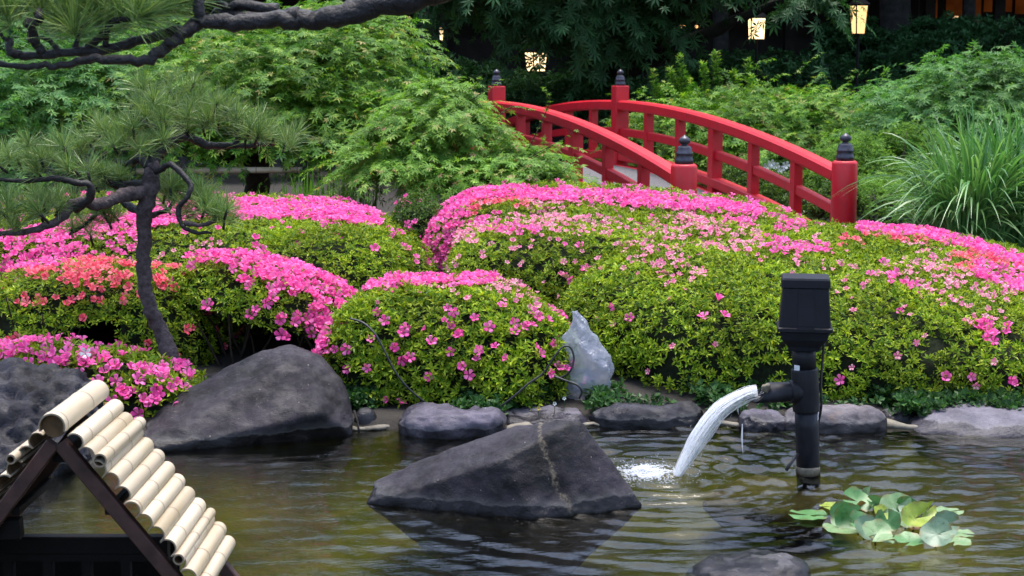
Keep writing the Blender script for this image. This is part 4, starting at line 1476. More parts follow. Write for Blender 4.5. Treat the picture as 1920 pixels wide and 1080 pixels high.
for i, (pp, rr) in enumerate(brs):
    Vt, Ft = knobby([P(a, b, D0 + c) for a, b, c in pp], np.array(rr) * D0 / F, 3.0 + i, .3, 9)
    obj('branch', MB().add(Vt, Ft).mesh('branch', [M['bark_wet'] if i % 3 else M['bark']], True), pine)
tl = [(352, 246, .15), (300, 215, .2), (330, 200, .3), (265, 205, .2), (285, 185, .3), (370, 190, .35), (320, 175, .4), (395, 205, .35), (262, 168, .4), (352, 218, .1), (410, 232, .3), (300, 240, .1), (380, 238, .2), (345, 172, .45), (275, 222, .1),
      (445, 246, .3), (470, 235, .35), (430, 225, .4), (512, 262, .3), (500, 245, .4), (535, 268, .3), (488, 262, .2), (460, 262, .25),
      (212, 275, .1), (200, 252, .15), (235, 268, .1), (170, 272, .15), (150, 282, .1), (185, 242, .25), (228, 246, .2), (280, 290, .0), (262, 282, -.05), (292, 272, .05), (250, 258, .2), (305, 285, .1),
      (85, 312, -.45), (60, 300, -.4), (110, 300, -.4), (35, 305, -.45), (10, 318, -.5), (135, 318, -.35), (95, 285, -.35), (50, 285, -.3), (15, 290, -.3), (120, 285, -.3), (75, 325, -.5),
      (165, 325, -.2), (195, 330, .0), (225, 335, .1), (190, 350, .1), (240, 345, .15),
      (60, 415, -.4), (30, 405, -.4), (85, 402, -.35), (5, 400, -.45), (45, 385, -.3), (100, 385, -.3), (15, 378, -.3), (70, 370, -.3), (120, 395, -.3), (-10, 420, -.5), (110, 372, -.2), (35, 430, -.45),
      (160, 425, .2), (135, 432, .2), (185, 412, .2), (210, 400, .2), (150, 405, .3), (205, 418, .2),
      (345, 372, .1), (330, 355, .15), (365, 360, .15), (385, 375, .1), (320, 380, .1), (350, 395, 0), (375, 395, 0), (400, 402, -.1), (408, 412, -.2), (338, 405, -.1), (415, 398, 0), (310, 365, .15), (392, 385, .1), (420, 415, -.2)]
rt = np.random.default_rng(90)
tl = tl + [(a + rt.normal(0, 16), b + rt.normal(-2, 9), c + rt.normal(0, .12)) for a, b, c in tl]
for i, (a, b, c) in enumerate(tl):
    p = P(a, b, D0 + c)
    n = unit(np.array([(a - 270) / 330.0 * .55 + rng.normal(0, .28), rng.normal(-.25, .3), 1.0]))
    s = rng.uniform(.62, 1.0)
    place('needle_tuft', tufts_s[i % 4], pine, p, rot_to(n, rng.uniform(0, 6)), s)
    if i % 2 == 0:
        q = p - n * .07 * s + np.array([0, .02, 0])
        Vt, Ft = tube([q, p, p + n * .02], [.008, .009, .003], 6)
        obj('twig', MB().add(Vt, Ft).mesh('twig', [M['bark_wet']], True), pine)

# bough of a large pine reaching in over the top left
DB = 5.0
big = thing('pine_tree', 'large black pine whose heavy bough hangs across the top left corner', 'pine tree', (2.9, 3.6, 0.4))
def tpath(pp):
    return [P(a, b, d) for a, b, d in pp]
trunk_top = [(2.9, 3.6, -.1), (2.85, 3.7, 1.2), (2.75, 3.8, 2.4), (2.65, 3.85, 3.6), (2.4, 3.8, 5.0)]
Vt, Ft = knobby([np.array(p) for p in trunk_top], [.26, .22, .2, .17, .1], 2.0, .2, 16)
obj('trunk', MB().add(Vt, Ft).mesh('trunk', [M['bark_grey']], True), big)
bb = [np.array([2.75, 3.8, 2.6]), np.array([1.6, 4.3, 2.95]), np.array([.6, 4.7, 2.75])] + tpath([(900, -62, DB), (790, -14, DB), (700, 12, DB), (620, 36, DB), (540, 45, DB), (440, 45, DB), (385, 46, DB), (340, 60, DB - .02), (305, 86, DB - .03), (262, 106, DB - .05), (200, 113, DB - .05), (120, 117, DB - .02), (60, 119, DB), (-40, 116, DB)])
Vt, Ft = knobby(bb, np.array([120, 80, 48, 34, 27, 22, 18.5, 15.5, 14.5, 13, 11.5, 11, 10, 8.5, 7, 6, 5]) * DB / F, 4.0, .25, 14)
obj('bough', MB().add(Vt, Ft).mesh('bough', [M['bark_wet']], True), big)
bbr = [([(560, 28, 0), (500, 32, .05), (430, 30, .1), (400, 32, .1)], [16, 14, 12, 8]), ([(375, 45, 0), (372, 15, 0), (370, -30, 0)], [13, 11, 10]),
       ([(345, 58, 0), (315, 64, .03), (280, 66, .05), (235, 80, .05), (180, 92, .04), (120, 98, .02), (60, 98, .02), (25, 98, 0), (10, 88, 0), (20, 75, 0), (18, 65, 0), (0, 60, 0)], [13, 11, 10, 9, 9, 8, 8, 8, 7, 6, 5, 4]),
       ([(80, 98, .02), (65, 80, 0), (48, 58, -.02), (48, 45, -.02), (68, 38, -.02), (78, 30, -.02), (72, 18, -.02)], [10, 9, 9, 8, 8, 9, 5]),
       ([(140, 94, .04), (145, 75, .05), (148, 60, .05)], [6, 5, 4]), ([(165, 90, .04), (190, 68, .02), (195, 52, .02), (215, 38, .02), (240, 30, .02), (250, 24, .0)], [8, 8, 6, 6, 6, 4]),
       ([(198, 85, .04), (200, 62, .03)], [7, 5]), ([(110, 97, .02), (95, 78, .03), (75, 70, .03)], [6, 5, 3]),
       ([(520, 18, .1), (450, 8, .1), (420, 5, .1), (400, -10, .1)], [12, 9, 8, 5])]
for i, (pp, rr) in enumerate(bbr):
    Vt, Ft = knobby([P(a, b, DB + c) for a, b, c in pp], np.array(rr) * DB / F, 13.0 + i, .35, 9)
    obj('branch', MB().add(Vt, Ft).mesh('branch', [M['bark_wet']], True), big)
for i, (a, b, c, nx) in enumerate([(10, 18, 0, -.4), (-25, 30, 0, -.6), (30, 2, .1, 0), (145, 58, .05, -.15), (140, 70, .0, .2), (165, 40, .1, .25), (130, 30, .1, -.3), (250, 22, 0, .7), (262, 28, -.02, 1.3), (235, 5, .05, .2), (215, -8, .1, -.2), (270, -10, .1, .5), (180, 5, .1, 0), (90, -5, .1, -.2), (110, 20, .12, 0), (60, 15, .1, -.3), (300, 5, .05, 1.0), (330, -25, .1, .2), (400, -25, .1, .2), (200, 30, .1, .1), (40, 30, .05, -.3), (75, 22, .05, .1), (20, 45, .0, -.5), (-10, 55, .05, -.4), (185, 58, .05, .2), (225, 45, .05, .4), (160, 15, .1, -.1), (120, 52, .08, -.2), (300, 20, .03, .9), (330, 8, .05, .6), (255, 40, -.03, .9), (205, 8, .08, .0)]):
    n = unit(np.array([nx + rng.normal(0, .12), rng.normal(-.15, .2), .9 if abs(nx) < 1 else .25]))
    place('needle_tuft', tufts_b[i % 3], big, P(a, b, DB + c), rot_to(n, rng.uniform(0, 6)), rng.uniform(.85, 1.08))
# crown of the large pine, out of the frame overhead

# ------------------------------------------------------------------ clipped azaleas
def grid_mound(c, a, b, zb, zt, n=2.8, m=2.6, gx=0.0, gy=0.0, rot=0.0, nth=110, nph=26, lump=.035, seed=0.0, wob=.05):
    th = np.linspace(0, 2 * np.pi, nth, endpoint=False)
    ph = np.linspace(0, np.pi / 2, nph)
    rho = np.cos(ph) ** (2 / m)
    zz = np.sin(ph) ** (2 / m)
    ct, st = np.cos(th), np.sin(th)
    R = (np.abs(ct) ** n + np.abs(st) ** n) ** (-1 / n)
    R = R * (1 + wob * np.sin(3 * th + seed) + wob * .6 * np.sin(5 * th + 2 * seed) + wob * .4 * np.sin(9 * th + 3 * seed))
    X = a * (rho[:, None] * (R * ct)[None, :])
    Y = b * (rho[:, None] * (R * st)[None, :])
    Zh = np.repeat(zz[:, None], nth, 1)
    top = zt + gx * X + gy * Y
    Zv = zb + (top - zb) * Zh
    cr, sr = math.cos(rot), math.sin(rot)
    V = np.stack([c[0] + X * cr - Y * sr, c[1] + X * sr + Y * cr, Zv], -1).reshape(-1, 3)
    i = np.arange(nth * nph).reshape(nph, nth)
    q = np.stack([i[:-1], np.roll(i[:-1], -1, 1), np.roll(i[1:], -1, 1), i[1:]], -1).reshape(-1, 4)
    me = mesh_np('tmp', V, [q])
    N = normals_of(me)
    bpy.data.meshes.remove(me)
    V = V + N * (lump * vnoise(V, 3.2, seed, 3))[:, None]
    return V, q, N


def sample_quads(V, q, N, count, r):
    A, B, C, D = V[q[:, 0]], V[q[:, 1]], V[q[:, 2]], V[q[:, 3]]
    ar = np.linalg.norm(np.cross(B - A, C - A), axis=1) / 2 + np.linalg.norm(np.cross(C - A, D - A), axis=1) / 2
    k = r.choice(len(q), count, p=ar / ar.sum())
    u, v = r.random((count, 1)), r.random((count, 1))
    f = lambda X: (X[q[k, 0]] * (1 - u) + X[q[k, 1]] * u) * (1 - v) + (X[q[k, 3]] * (1 - u) + X[q[k, 2]] * u) * v
    return f(V), unit(f(N)), ar.sum()


def basis(n, r):
    h = r.normal(size=n.shape)
    t = unit(np.cross(n, h))
    return t, np.cross(n, t)


def rosettes(Pn, N, K, L, Wd, r):
    """small whorls of pointed leaves"""
    m_ = len(Pn)
    t, b = basis(N, r)
    az = (2 * np.pi / K) * np.arange(K)[None, :] + r.uniform(0, 6.28, (m_, 1)) + r.normal(0, .25, (m_, K))
    el = np.radians(r.uniform(0, 62, (m_, K)))
    ax = N[:, None, :]
    d = np.cos(el)[..., None] * (np.cos(az)[..., None] * t[:, None, :] + np.sin(az)[..., None] * b[:, None, :]) + np.sin(el)[..., None] * ax
    up = unit(ax - d * (d * ax).sum(-1, keepdims=True))
    s = np.cross(d, up)
    l = (L * r.uniform(.7, 1.25, (m_, K)) * r.uniform(.8, 1.2, (m_, 1)))[..., None]
    w = Wd * l / L
    p = Pn[:, None, :] + d * .004
    base, lf, rt, tip = p, p + d * l * .5 + s * w / 2 + up * w * .16, p + d * l * .5 - s * w / 2 + up * w * .16, p + d * l - up * l * .10
    V = np.stack([base, rt, tip, lf], 2).reshape(-1, 3)
    i = np.arange(m_ * K) * 4
    return V, [np.concatenate([np.stack([i, i + 1, i + 2], -1), np.stack([i, i + 2, i + 3], -1)])]


def flower_template(seed, openness=1.0):
    r = np.random.default_rng(seed)
    V, T = [], []
    for k in range(5):
        a = 2 * math.pi * k / 5 + r.normal(0, .05)
        ca, sa = math.cos(a), math.sin(a)
        z = lambda q: (-.55 + 1.05 * (q ** .7) * 1.0) * (1.6 - .8 * openness) + r.normal(0, .03)
        n0 = len(V)
        for q, w in ((.05, 0), (.45, .25), (.45, -.25), (.80, .36), (.80, -.36), (1.04, .0)):
            q2 = q * (.6 + .4 * openness)
            zz = z(q) - (.12 if q > 1 else 0) + (.05 if w else 0)
            V.append((q2 * ca - w * sa, q2 * sa + w * ca, zz))
        T += [(n0, n0 + 2, n0 + 1), (n0 + 1, n0 + 2, n0 + 4), (n0 + 1, n0 + 4, n0 + 3), (n0 + 3, n0 + 4, n0 + 5)]
    return np.array(V), np.array(T)


FT = [flower_template(1, 1.0), flower_template(2, .85), flower_template(3, .6), flower_template(4, 1.05)]
FR = .037
COLS = ['pink', 'pale', 'coral']
FMESH = {}
for cname in COLS:
    FMESH[cname] = []
    for V, T in FT:
        mb = MB().add(V * FR, [T])
        st = []
        for k in range(3):
            a = k * 2.1 + .3
            d = np.array([math.cos(a) * .35, math.sin(a) * .35, 1.0])
            b0 = np.array([0, 0, -.3])
            s_ = np.array([-math.sin(a), math.cos(a), 0]) * .03
            st.append((b0 - s_, b0 + s_, b0 + d * .95))
        me = mb.mesh('blossom', [M[cname]], False)
        FMESH[cname].append(me)


def stroke_density(strokes, x, y):
    """how thickly, and in which colour, the photograph's bush flowers at that spot"""
    best = np.zeros(len(x))
    col = np.zeros(len(x), int)
    for pts, hw, den, c in strokes:
        pts = np.array(pts, float)
        dmin = np.full(len(x), 1e9)
        if len(pts) == 1:
            dmin = np.hypot(x - pts[0, 0], y - pts[0, 1])
        for i in range(len(pts) - 1):
            a, b = pts[i], pts[i + 1]
            ab = b - a
            t = np.clip(((x - a[0]) * ab[0] + (y - a[1]) * ab[1]) / (ab @ ab), 0, 1)
            dmin = np.minimum(dmin, np.hypot(x - a[0] - t * ab[0], y - a[1] - t * ab[1]))
        v = den * np.clip((hw * 1.25 - dmin) / (hw * .5), 0, 1)
        up = v > best
        best = np.where(up, v, best)
        col = np.where(up, COLS.index(c), col)
    return best, col


def azalea(label, spec, strokes, singles=(), base_den=0.0, base_col='pink', seed=1, fs=1.0, hollow=None, den=1080, leaf='azalea', L=.034, clump=True):
    r = np.random.default_rng(seed)
    V, q, N = grid_mound(seed=seed * 1.37, **spec)
    c = spec['c']
    root = thing('azalea_bush', label, 'azalea bush', (c[0], c[1], spec['zb']))
    # opaque shell added inside, coloured near black so gaps between leaves read as shade
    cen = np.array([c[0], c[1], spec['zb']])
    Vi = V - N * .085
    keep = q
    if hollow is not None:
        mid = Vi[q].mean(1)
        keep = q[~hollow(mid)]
    obj('dark_core', mesh_np('dark_core', Vi, [keep], [M['core']], True), root)
    # leaves
    _, _, area = sample_quads(V, q, N, 10, r)
    cnt = int(area * den)
    p, n, _ = sample_quads(V, q, N, cnt, r)
    dep = r.random(cnt) ** 1.6 * .085
    dep -= (r.random(cnt) < .06) * r.uniform(0, .035, cnt)
    p = p - n * dep[:, None]
    ok = np.ones(cnt, bool)
    if hollow is not None:
        ok &= ~hollow(p)
    # bare patches low on the flanks where the dark core shows
    gap = np.array([noise.noise(Vector(v * 5.5)) + .5 * noise.noise(Vector(v * 13)) for v in p])
    hrel = (p[:, 2] - spec['zb']) / (spec['zt'] - spec['zb'])
    ok &= ~((gap < -.20 - 1.0 * np.maximum(0, hrel - .30)) & (hrel < .78))
    # thin the unseen far side
    px_, py_, dd = proj(p)
    facing = ((CAM - p) * n).sum(1) > -.15 * np.linalg.norm(CAM - p, axis=1)
    ok &= facing | (r.random(cnt) < .18)
    ok &= (p[:, 2] > ground_z(p[:, 0], p[:, 1]) + .01)
    p, n = p[ok], n[ok]
    axn = unit(n * .75 + np.array([0, 0, .55]) + r.normal(0, .32, n.shape))
    Vl, Fl = rosettes(p, axn, 6, L, L * .36, r)
    obj('foliage', mesh_np('foliage', Vl, Fl, [M[leaf]]), root, 'stuff')
    # stems showing low on the near side
    st = MB()
    for k in range(14):
        a = r.uniform(math.pi * 1.05, math.pi * 1.95)
        rr = r.uniform(.3, .86)
        b0 = np.array([c[0] + spec['a'] * rr * math.cos(a), c[1] + spec['b'] * rr * math.sin(a), 0])
        b0[2] = ground_z(b0[0], b0[1]) - .03
        tp = b0 + np.array([r.normal(0, .12), r.normal(-.05, .08), (spec['zt'] - b0[2]) * r.uniform(.6, .8)])
        Vt, Ft = tube(catmull([b0, (b0 + tp) / 2 + r.normal(0, .035, 3), tp], 4), [.011, .01, .009, .009, .008, .007, .006, .005, .004][:9], 6)
        st.add(Vt, Ft)
    obj('stems', st.mesh('stems', [M['twig']], True), root, 'stuff')
    # flowers
    fr2 = FR * fs
    cand = int(area / (0.9 * fr2 * fr2))
    p, n, _ = sample_quads(V, q, N, cand, r)
    x, y, dd = proj(p)
    den_, col_ = stroke_density(strokes, x, y)
    out_f = (x < -10) | (x > 1930)
    facing = ((CAM - p) * n).sum(1) > -.2 * np.linalg.norm(CAM - p, axis=1)
    den_ = np.where(out_f | ~facing, np.maximum(den_ * out_f, .25), np.maximum(den_, base_den))
    col_ = np.where(den_ <= base_den, COLS.index(base_col), col_)
    if clump:
        cl = np.array([noise.noise(Vector(v * 4.5)) for v in p]) * .5 + .5
        eff = np.where(den_ > .8, den_, den_ * np.clip((cl - .25) * 3.0, .05, 2.2))
    else:
        eff = den_
    ok = r.random(cand) < eff
    if hollow is not None:
        ok &= ~hollow(p)
    p, n, col_, dd, fcg = p[ok], n[ok], col_[ok], dd[ok], facing[ok]
    # keep apart so that petals do not pile up
    cell = {}
    keepi = []
    for i in range(len(p)):
        k = tuple(np.floor(p[i] / (fr2 * 1.12)).astype(int))
        if cell.get(k, 0) < 1:
            cell[k] = cell.get(k, 0) + 1
            keepi.append(i)
    keepi = np.array(keepi, int)
    p, n, col_, dd, fcg = p[keepi], n[keepi], col_[keepi], dd[keepi], fcg[keepi]
    if len(singles):
        pg, ng, _ = sample_quads(V, q, N, 60000, r)
        gx_, gy_, gd = proj(pg)
        fc_ = ((CAM - pg) * ng).sum(1) > 0
        for (sx_, sy_) in singles:
            dist = np.hypot(gx_ - sx_, gy_ - sy_) + (~fc_) * 1e4
            i = int(np.argmin(dist))
            if dist[i] < 25:
                p = np.vstack([p, pg[i]]); n = np.vstack([n, ng[i]]); col_ = np.append(col_, COLS.index('pink')); dd = np.append(dd, gd[i]); fcg = np.append(fcg, True)
    if len(p) == 0:
        return root
    axf = unit(n * .8 + unit(CAM - p) * .25 + np.array([0, 0, .15]) + r.normal(0, .33, n.shape))
    p = p + n * r.uniform(.0, .03, len(p))[:, None]
    sc_f = fs * r.uniform(.72, 1.15, len(p)) * np.array([1, .64, .95])[col_]
    vis = sc_f / dd * np.where(fcg, 1, .2)
    order = np.argsort(-vis)
    first = order[:300]
    for i in first:
        place('blossom', FMESH[COLS[col_[i]]][int(r.integers(0, 4))], root, p[i], rot_to(axf[i], r.uniform(0, 6)), sc_f[i])
    rest = order[300:]
    if len(rest):
        VV, FF, mi = [], [], []
        nv = 0
        for ti in range(4):
            sel = rest[ti::4]
            if not len(sel):
                continue
            TV, TT = FT[ti]
            t, b = basis(axf[sel], r)
            s = (sc_f[sel] * FR)[:, None, None]
            W = p[sel][:, None, :] + s * (TV[None, :, 0:1] * t[:, None, :] + TV[None, :, 1:2] * b[:, None, :] + TV[None, :, 2:3] * axf[sel][:, None, :])
            VV.append(W.reshape(-1, 3))
            FF.append((TT[None] + (np.arange(len(sel)) * len(TV))[:, None, None] + nv).reshape(-1, 3))
            mi.append(np.repeat(col_[sel], len(TT)))
            nv += len(sel) * len(TV)
        obj('blossom_mass', mesh_np('blossom_mass', np.concatenate(VV), [np.concatenate(FF)], [M[c] for c in COLS], False, np.concatenate(mi)), root, 'stuff')
    return root


X = lambda px_, d: (px_ - 960) * d / F
# back rows first
azalea('broad pink and green azalea sheet behind the pine trunk at the left', dict(c=(-2.85, 12.4), a=2.3, b=1.45, zb=.1, zt=1.02, m=4.5, gx=-.01, gy=.06),
       [([(-60, 500), (30, 490), (130, 485)], 34, 1.0, 'pink'), ([(0, 462), (60, 450), (150, 435), (260, 417), (340, 400)], 17, .95, 'pink'), ([(330, 400), (420, 392), (530, 395), (640, 402), (700, 415)], 15, .95, 'pink'),
        ([(80, 470), (250, 455)], 16, .3, 'pink'), ([(250, 520), (400, 470)], 20, .5, 'pale'), ([(580, 383), (740, 385)], 6, .7, 'pink'), ([(130, 490), (240, 480)], 18, .75, 'pink'), ([(60, 522), (250, 510)], 12, .8, 'coral')], base_den=.03, seed=3, fs=.95, den=900)
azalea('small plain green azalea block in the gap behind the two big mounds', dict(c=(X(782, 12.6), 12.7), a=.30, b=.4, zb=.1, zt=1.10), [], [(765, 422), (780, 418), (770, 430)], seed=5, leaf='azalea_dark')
azalea('rounded green azalea mound with only a thin pink crest, left of the gap', dict(c=(X(612, 11.5), 11.55), a=.68, b=.72, zb=.1, zt=.945, m=3.2, gx=-.02, gy=.05), [([(480, 415), (600, 408), (690, 415)], 5, .55, 'pink')], [(738, 440), (608, 425), (700, 470)], base_den=.006, seed=4)
azalea('tall azalea with a dense pink left flank and pink ridge, by the bridge end', dict(c=(.95, 12.75), a=1.72, b=1.05, zb=.1, zt=1.075, m=4.6, gx=-.06, gy=.09), [([(797, 490), (805, 450), (820, 415), (850, 385)], 42, 1.0, 'pink'), ([(835, 366), (960, 366), (1100, 370), (1280, 384), (1420, 398)], 12, 1.0, 'pink'), ([(880, 395), (870, 385)], 18, .85, 'coral'),
       ([(880, 375), (985, 380)], 9, .8, 'coral'), ([(850, 440), (860, 470)], 14, .4, 'coral'), ([(900, 385), (1100, 388)], 8, .5, 'pale')], [(795, 490), (790, 470), (805, 505)], base_den=.04, seed=6, fs=.95)
azalea('azalea mound with scattered pale pink flowers, right of the gap behind the plastic bag', dict(c=(.42, 12.0), a=.92, b=1.27, zb=.1, zt=.985, m=5.0, n=3.6, gy=.05, lump=.03), [([(870, 440), (1000, 425), (1140, 420)], 24, .45, 'pale'), ([(1000, 405), (1140, 400)], 14, .5, 'pale'), ([(940, 480), (1060, 520), (1090, 560)], 30, .2, 'pale'), ([(900, 420), (1000, 440)], 10, .5, 'pink')],
       [(1088, 459), (1098, 505), (1058, 466), (1080, 540), (1070, 525)], base_den=.05, base_col='pale', seed=7)
azalea('largest azalea mound, filling the right half behind the fountain pipe', dict(c=(2.56, 11.35), a=2.15, b=2.0, zb=.02, zt=.805, n=4.2, m=3.8, gx=-.10, gy=.085, wob=.035, lump=.03), [([(1000, 412), (1150, 412), (1290, 428), (1330, 440), (1410, 455)], 26, .5, 'pale'), ([(1180, 425), (1300, 440), (1400, 425)], 18, .3, 'pink'), ([(1460, 425), (1500, 425)], 8, .8, 'pink'), ([(1440, 462), (1540, 475)], 14, .5, 'pink'),
       ([(1180, 480), (1260, 510), (1300, 525)], 26, .25, 'pale'), ([(1150, 440), (1250, 460)], 28, .35, 'pale'), ([(1700, 500), (1800, 530), (1860, 590)], 44, .2, 'pink'), ([(1720, 490), (1800, 530), (1850, 570)], 50, .3, 'pale'), ([(1620, 428), (1740, 440), (1830, 465), (1930, 500)], 10, .85, 'pink'), ([(1650, 440), (1770, 455), (1920, 505)], 10, .35, 'coral'),
       ([(1790, 490), (1820, 500)], 12, .6, 'coral'), ([(1840, 510), (1920, 530)], 18, .7, 'pink'), ([(1840, 600), (1870, 640)], 18, .3, 'pink'), ([(1330, 385), (1460, 402)], 7, .9, 'pink'), ([(1580, 455), (1620, 450)], 10, .3, 'coral'), ([(1480, 500), (1640, 520)], 20, .06, 'pale')],
       [(1572, 715), (1772, 707), (1825, 705), (1890, 711), (1180, 598), (1360, 597), (1320, 588), (1345, 560), (1630, 520), (1680, 515), (1690, 590), (1150, 580), (1850, 625), (1860, 632), (1838, 615)], base_den=.012, base_col='pale', seed=8, den=1150, L=.036)
# front row
azalea('left azalea bush with coral orange flowers along its shoulder, behind the pine trunk', dict(c=(X(165, 10.2), 10.35), a=.86, b=.62, zb=.05, zt=.82, m=3.0, gx=.0), [([(60, 520), (180, 500), (300, 490), (400, 488)], 14, .5, 'coral'), ([(140, 545), (250, 540), (380, 520)], 30, .28, 'coral'), ([(0, 560), (90, 560)], 20, .2, 'coral'), ([(20, 500), (120, 497)], 8, .8, 'pink'), ([(380, 540), (395, 580)], 12, .5, 'coral')],
       [], base_den=.025, base_col='coral', seed=9, hollow=lambda p: (p[:, 2] < .46 + .05 * np.sin(p[:, 0] * 9)) & (p[:, 0] > -2.98) & (p[:, 0] < -2.52) & (p[:, 1] < 10.4), fs=1.0)
azalea('azalea ridge smothered in bright pink above a dark hollow, between pine and middle bush', dict(c=(X(495, 10.4), 10.5), a=.70, b=.55, zb=.1, zt=.80, m=3.4, gx=-.24), [([(345, 455), (400, 462), (470, 485), (560, 515), (640, 545)], 38, 1.0, 'pink'), ([(380, 490), (390, 520)], 14, .8, 'pink'), ([(600, 560), (620, 640)], 30, .7, 'pink')],
       [(465, 540), (500, 570), (510, 560), (505, 545), (480, 580), (525, 600), (535, 632), (525, 628), (560, 590), (575, 600), (590, 560), (560, 545), (470, 590)], base_den=.05, seed=10, hollow=lambda p: (p[:, 2] < .52 - .25 * (p[:, 0] + 1.9)) & (p[:, 1] < 10.7) & (p[:, 2] < .62), fs=1.12)
azalea('middle front azalea bush with a pink crest, next to the plastic bag', dict(c=(X(846, 9.8), 9.93), a=.83, b=.70, zb=.0, zt=.735, m=3.1, gx=-.05, gy=.08), [([(600, 545), (640, 528), (720, 522), (800, 518), (920, 520)], 20, 1.0, 'pink'), ([(590, 575), (600, 620), (610, 640)], 26, 1.0, 'pink'), ([(900, 522), (1000, 535), (1060, 560)], 18, .7, 'pale'), ([(720, 550), (850, 545), (1000, 560)], 20, .3, 'pale'), ([(570, 610), (575, 650)], 16, .7, 'pink'),
       ([(1040, 575), (1070, 590)], 12, .6, 'pink')], [(838, 580), (850, 588), (832, 602), (846, 610), (890, 600), (940, 577), (918, 617), (963, 609), (981, 614), (997, 611), (1006, 598), (1000, 588), (1026, 604), (795, 617), (757, 627), (760, 617), (860, 632), (862, 628), (845, 660), (900, 660), (948, 673), (1046, 688), (1056, 694), (1025, 700), (755, 675), (728, 748), (698, 637), (1004, 652), (1010, 664), (895, 676), (690, 690), (770, 670), (1066, 588), (740, 652), (720, 600)], base_den=.02, seed=12, den=1250, fs=.95, L=.039)
azalea('low sprawling azalea with big pink flowers above the lava rock', dict(c=(X(165, 9.25), 9.2), a=.78, b=.40, zb=.03, zt=.46, m=2.3, gx=-.17), [([(0, 655), (60, 660), (140, 680), (240, 710)], 24, .7, 'pink'), ([(230, 720), (290, 745)], 24, .7, 'pink'), ([(330, 690), (370, 700)], 14, .6, 'pink'), ([(0, 660), (30, 680)], 14, .5, 'coral')],
       [(110, 683), (157, 683), (178, 668), (200, 672), (290, 752), (225, 735), (232, 745), (260, 715), (300, 705)], base_den=.16, seed=13, leaf='azalea', fs=1.15, den=900, L=.046)

# broad leaved cover along the foot of the bushes
gc = []
cnt = 6500
xg = rng.uniform(-2.6, 3.6, cnt)
yg = shore_y(xg) + rng.uniform(.12, .5, cnt)
kp_ = np.array([noise.noise(Vector((x * 2.2, y * 2.2, 4.0))) for x, y in zip(xg, yg)]) > .06
kp_ |= (xg > .42) & (np.array([noise.noise(Vector((x * 4.2, y * 4.2, 9.0))) for x, y in zip(xg, yg)]) >  .12)
kp_ &= xg > -1.25
xg, yg = xg[kp_], yg[kp_]
cnt = len(xg)
pg = np.stack([xg, yg, ground_z(xg, yg) + rng.uniform(.0, .09, cnt)], -1)
ng = unit(np.stack([rng.normal(0, .45, cnt), rng.normal(-.35, .4, cnt), np.ones(cnt)], -1))
Vg, Fg = rosettes(pg, ng, 3, .042, .032, rng)
tag(obj('ground_cover', mesh_np('ground_cover', Vg, Fg, [M['cover']]), kind='stuff'), 'low leafy ground cover along the far shore under the azaleas', 'ground cover')
wf_t = flower_template(9, 1.0)
M['white_petal'] = plain('white_petal', (0.75, 0.75, 0.7), .6)
M['yellow_petal'] = plain('yellow_petal', (0.75, 0.5, 0.03), .6)
for (x, y, d, mt, lb) in [(1010, 766, 9.12, 'yellow_petal', 'tiny yellow flower at the water edge by the low dark blue rock'), (1058, 747, 9.15, 'white_petal', 'tiny white flower under the plastic bag, the upper one'), (1040, 757, 9.12, 'white_petal', 'tiny white flower under the plastic bag, the lower one'), (160, 662, 8.95, 'white_petal', 'small white lily like flower among the low pink azalea')]:
    q = P(x, y, d)
    mb = MB().add(wf_t[0] * (.012 if y > 700 else .035) @ np.array(rot_to(unit(CAM - q), 1.0)).T + q, [wf_t[1]])
    Vt, Ft = tube([q, q + [0, .02, -.06], [q[0], q[1] + .02, float(ground_z(q[0], q[1])) - .01]], .002, 5)
    o = tag(obj('flower', mb.mesh('flower', [M[mt]])), lb, 'flower')
    obj('stalk', MB().add(Vt, Ft).mesh('stalk', [M['cover']]), o)

# ------------------------------------------------------------------ maples and other foliage
def star_leaves(Pn, D, N, size, r, lobes=5):
    """palmate leaves: pointed lobes fanning from the stalk"""
    m_ = len(Pn)
    S = np.cross(D, N)
    if lobes == 5:
        an, ln, wd = np.radians([-98, -50, 0, 50, 98]), np.array([.55, .88, 1.0, .88, .55]), np.radians(15)
    elif lobes == 7:
        an, ln, wd = np.radians([-125, -80, -40, 0, 40, 80, 125]), np.array([.4, .72, .95, 1.0, .95, .72, .4]), np.radians(13)
    else:
        an, ln, wd = np.radians([-70, 0, 70]), np.array([.8, 1.0, .8]), np.radians(20)
    s = (size * r.uniform(.7, 1.2, m_))[:, None]
    V = [Pn]
    for a, l in zip(an, ln):
        for da, f in ((-wd, .5), (0, 1.0), (wd, .5)):
            V.append(Pn + s * l * f * (math.cos(a + da) * D + math.sin(a + da) * S) - N * s * (.16 * l * f * f))
    k = len(V)
    V = np.stack(V, 1).reshape(-1, 3)
    i = np.arange(m_) * k
    q = np.concatenate([np.stack([i, i + 1 + 3 * j, i + 2 + 3 * j, i + 3 + 3 * j], -1) for j in range(len(an))])
    return V, [q]


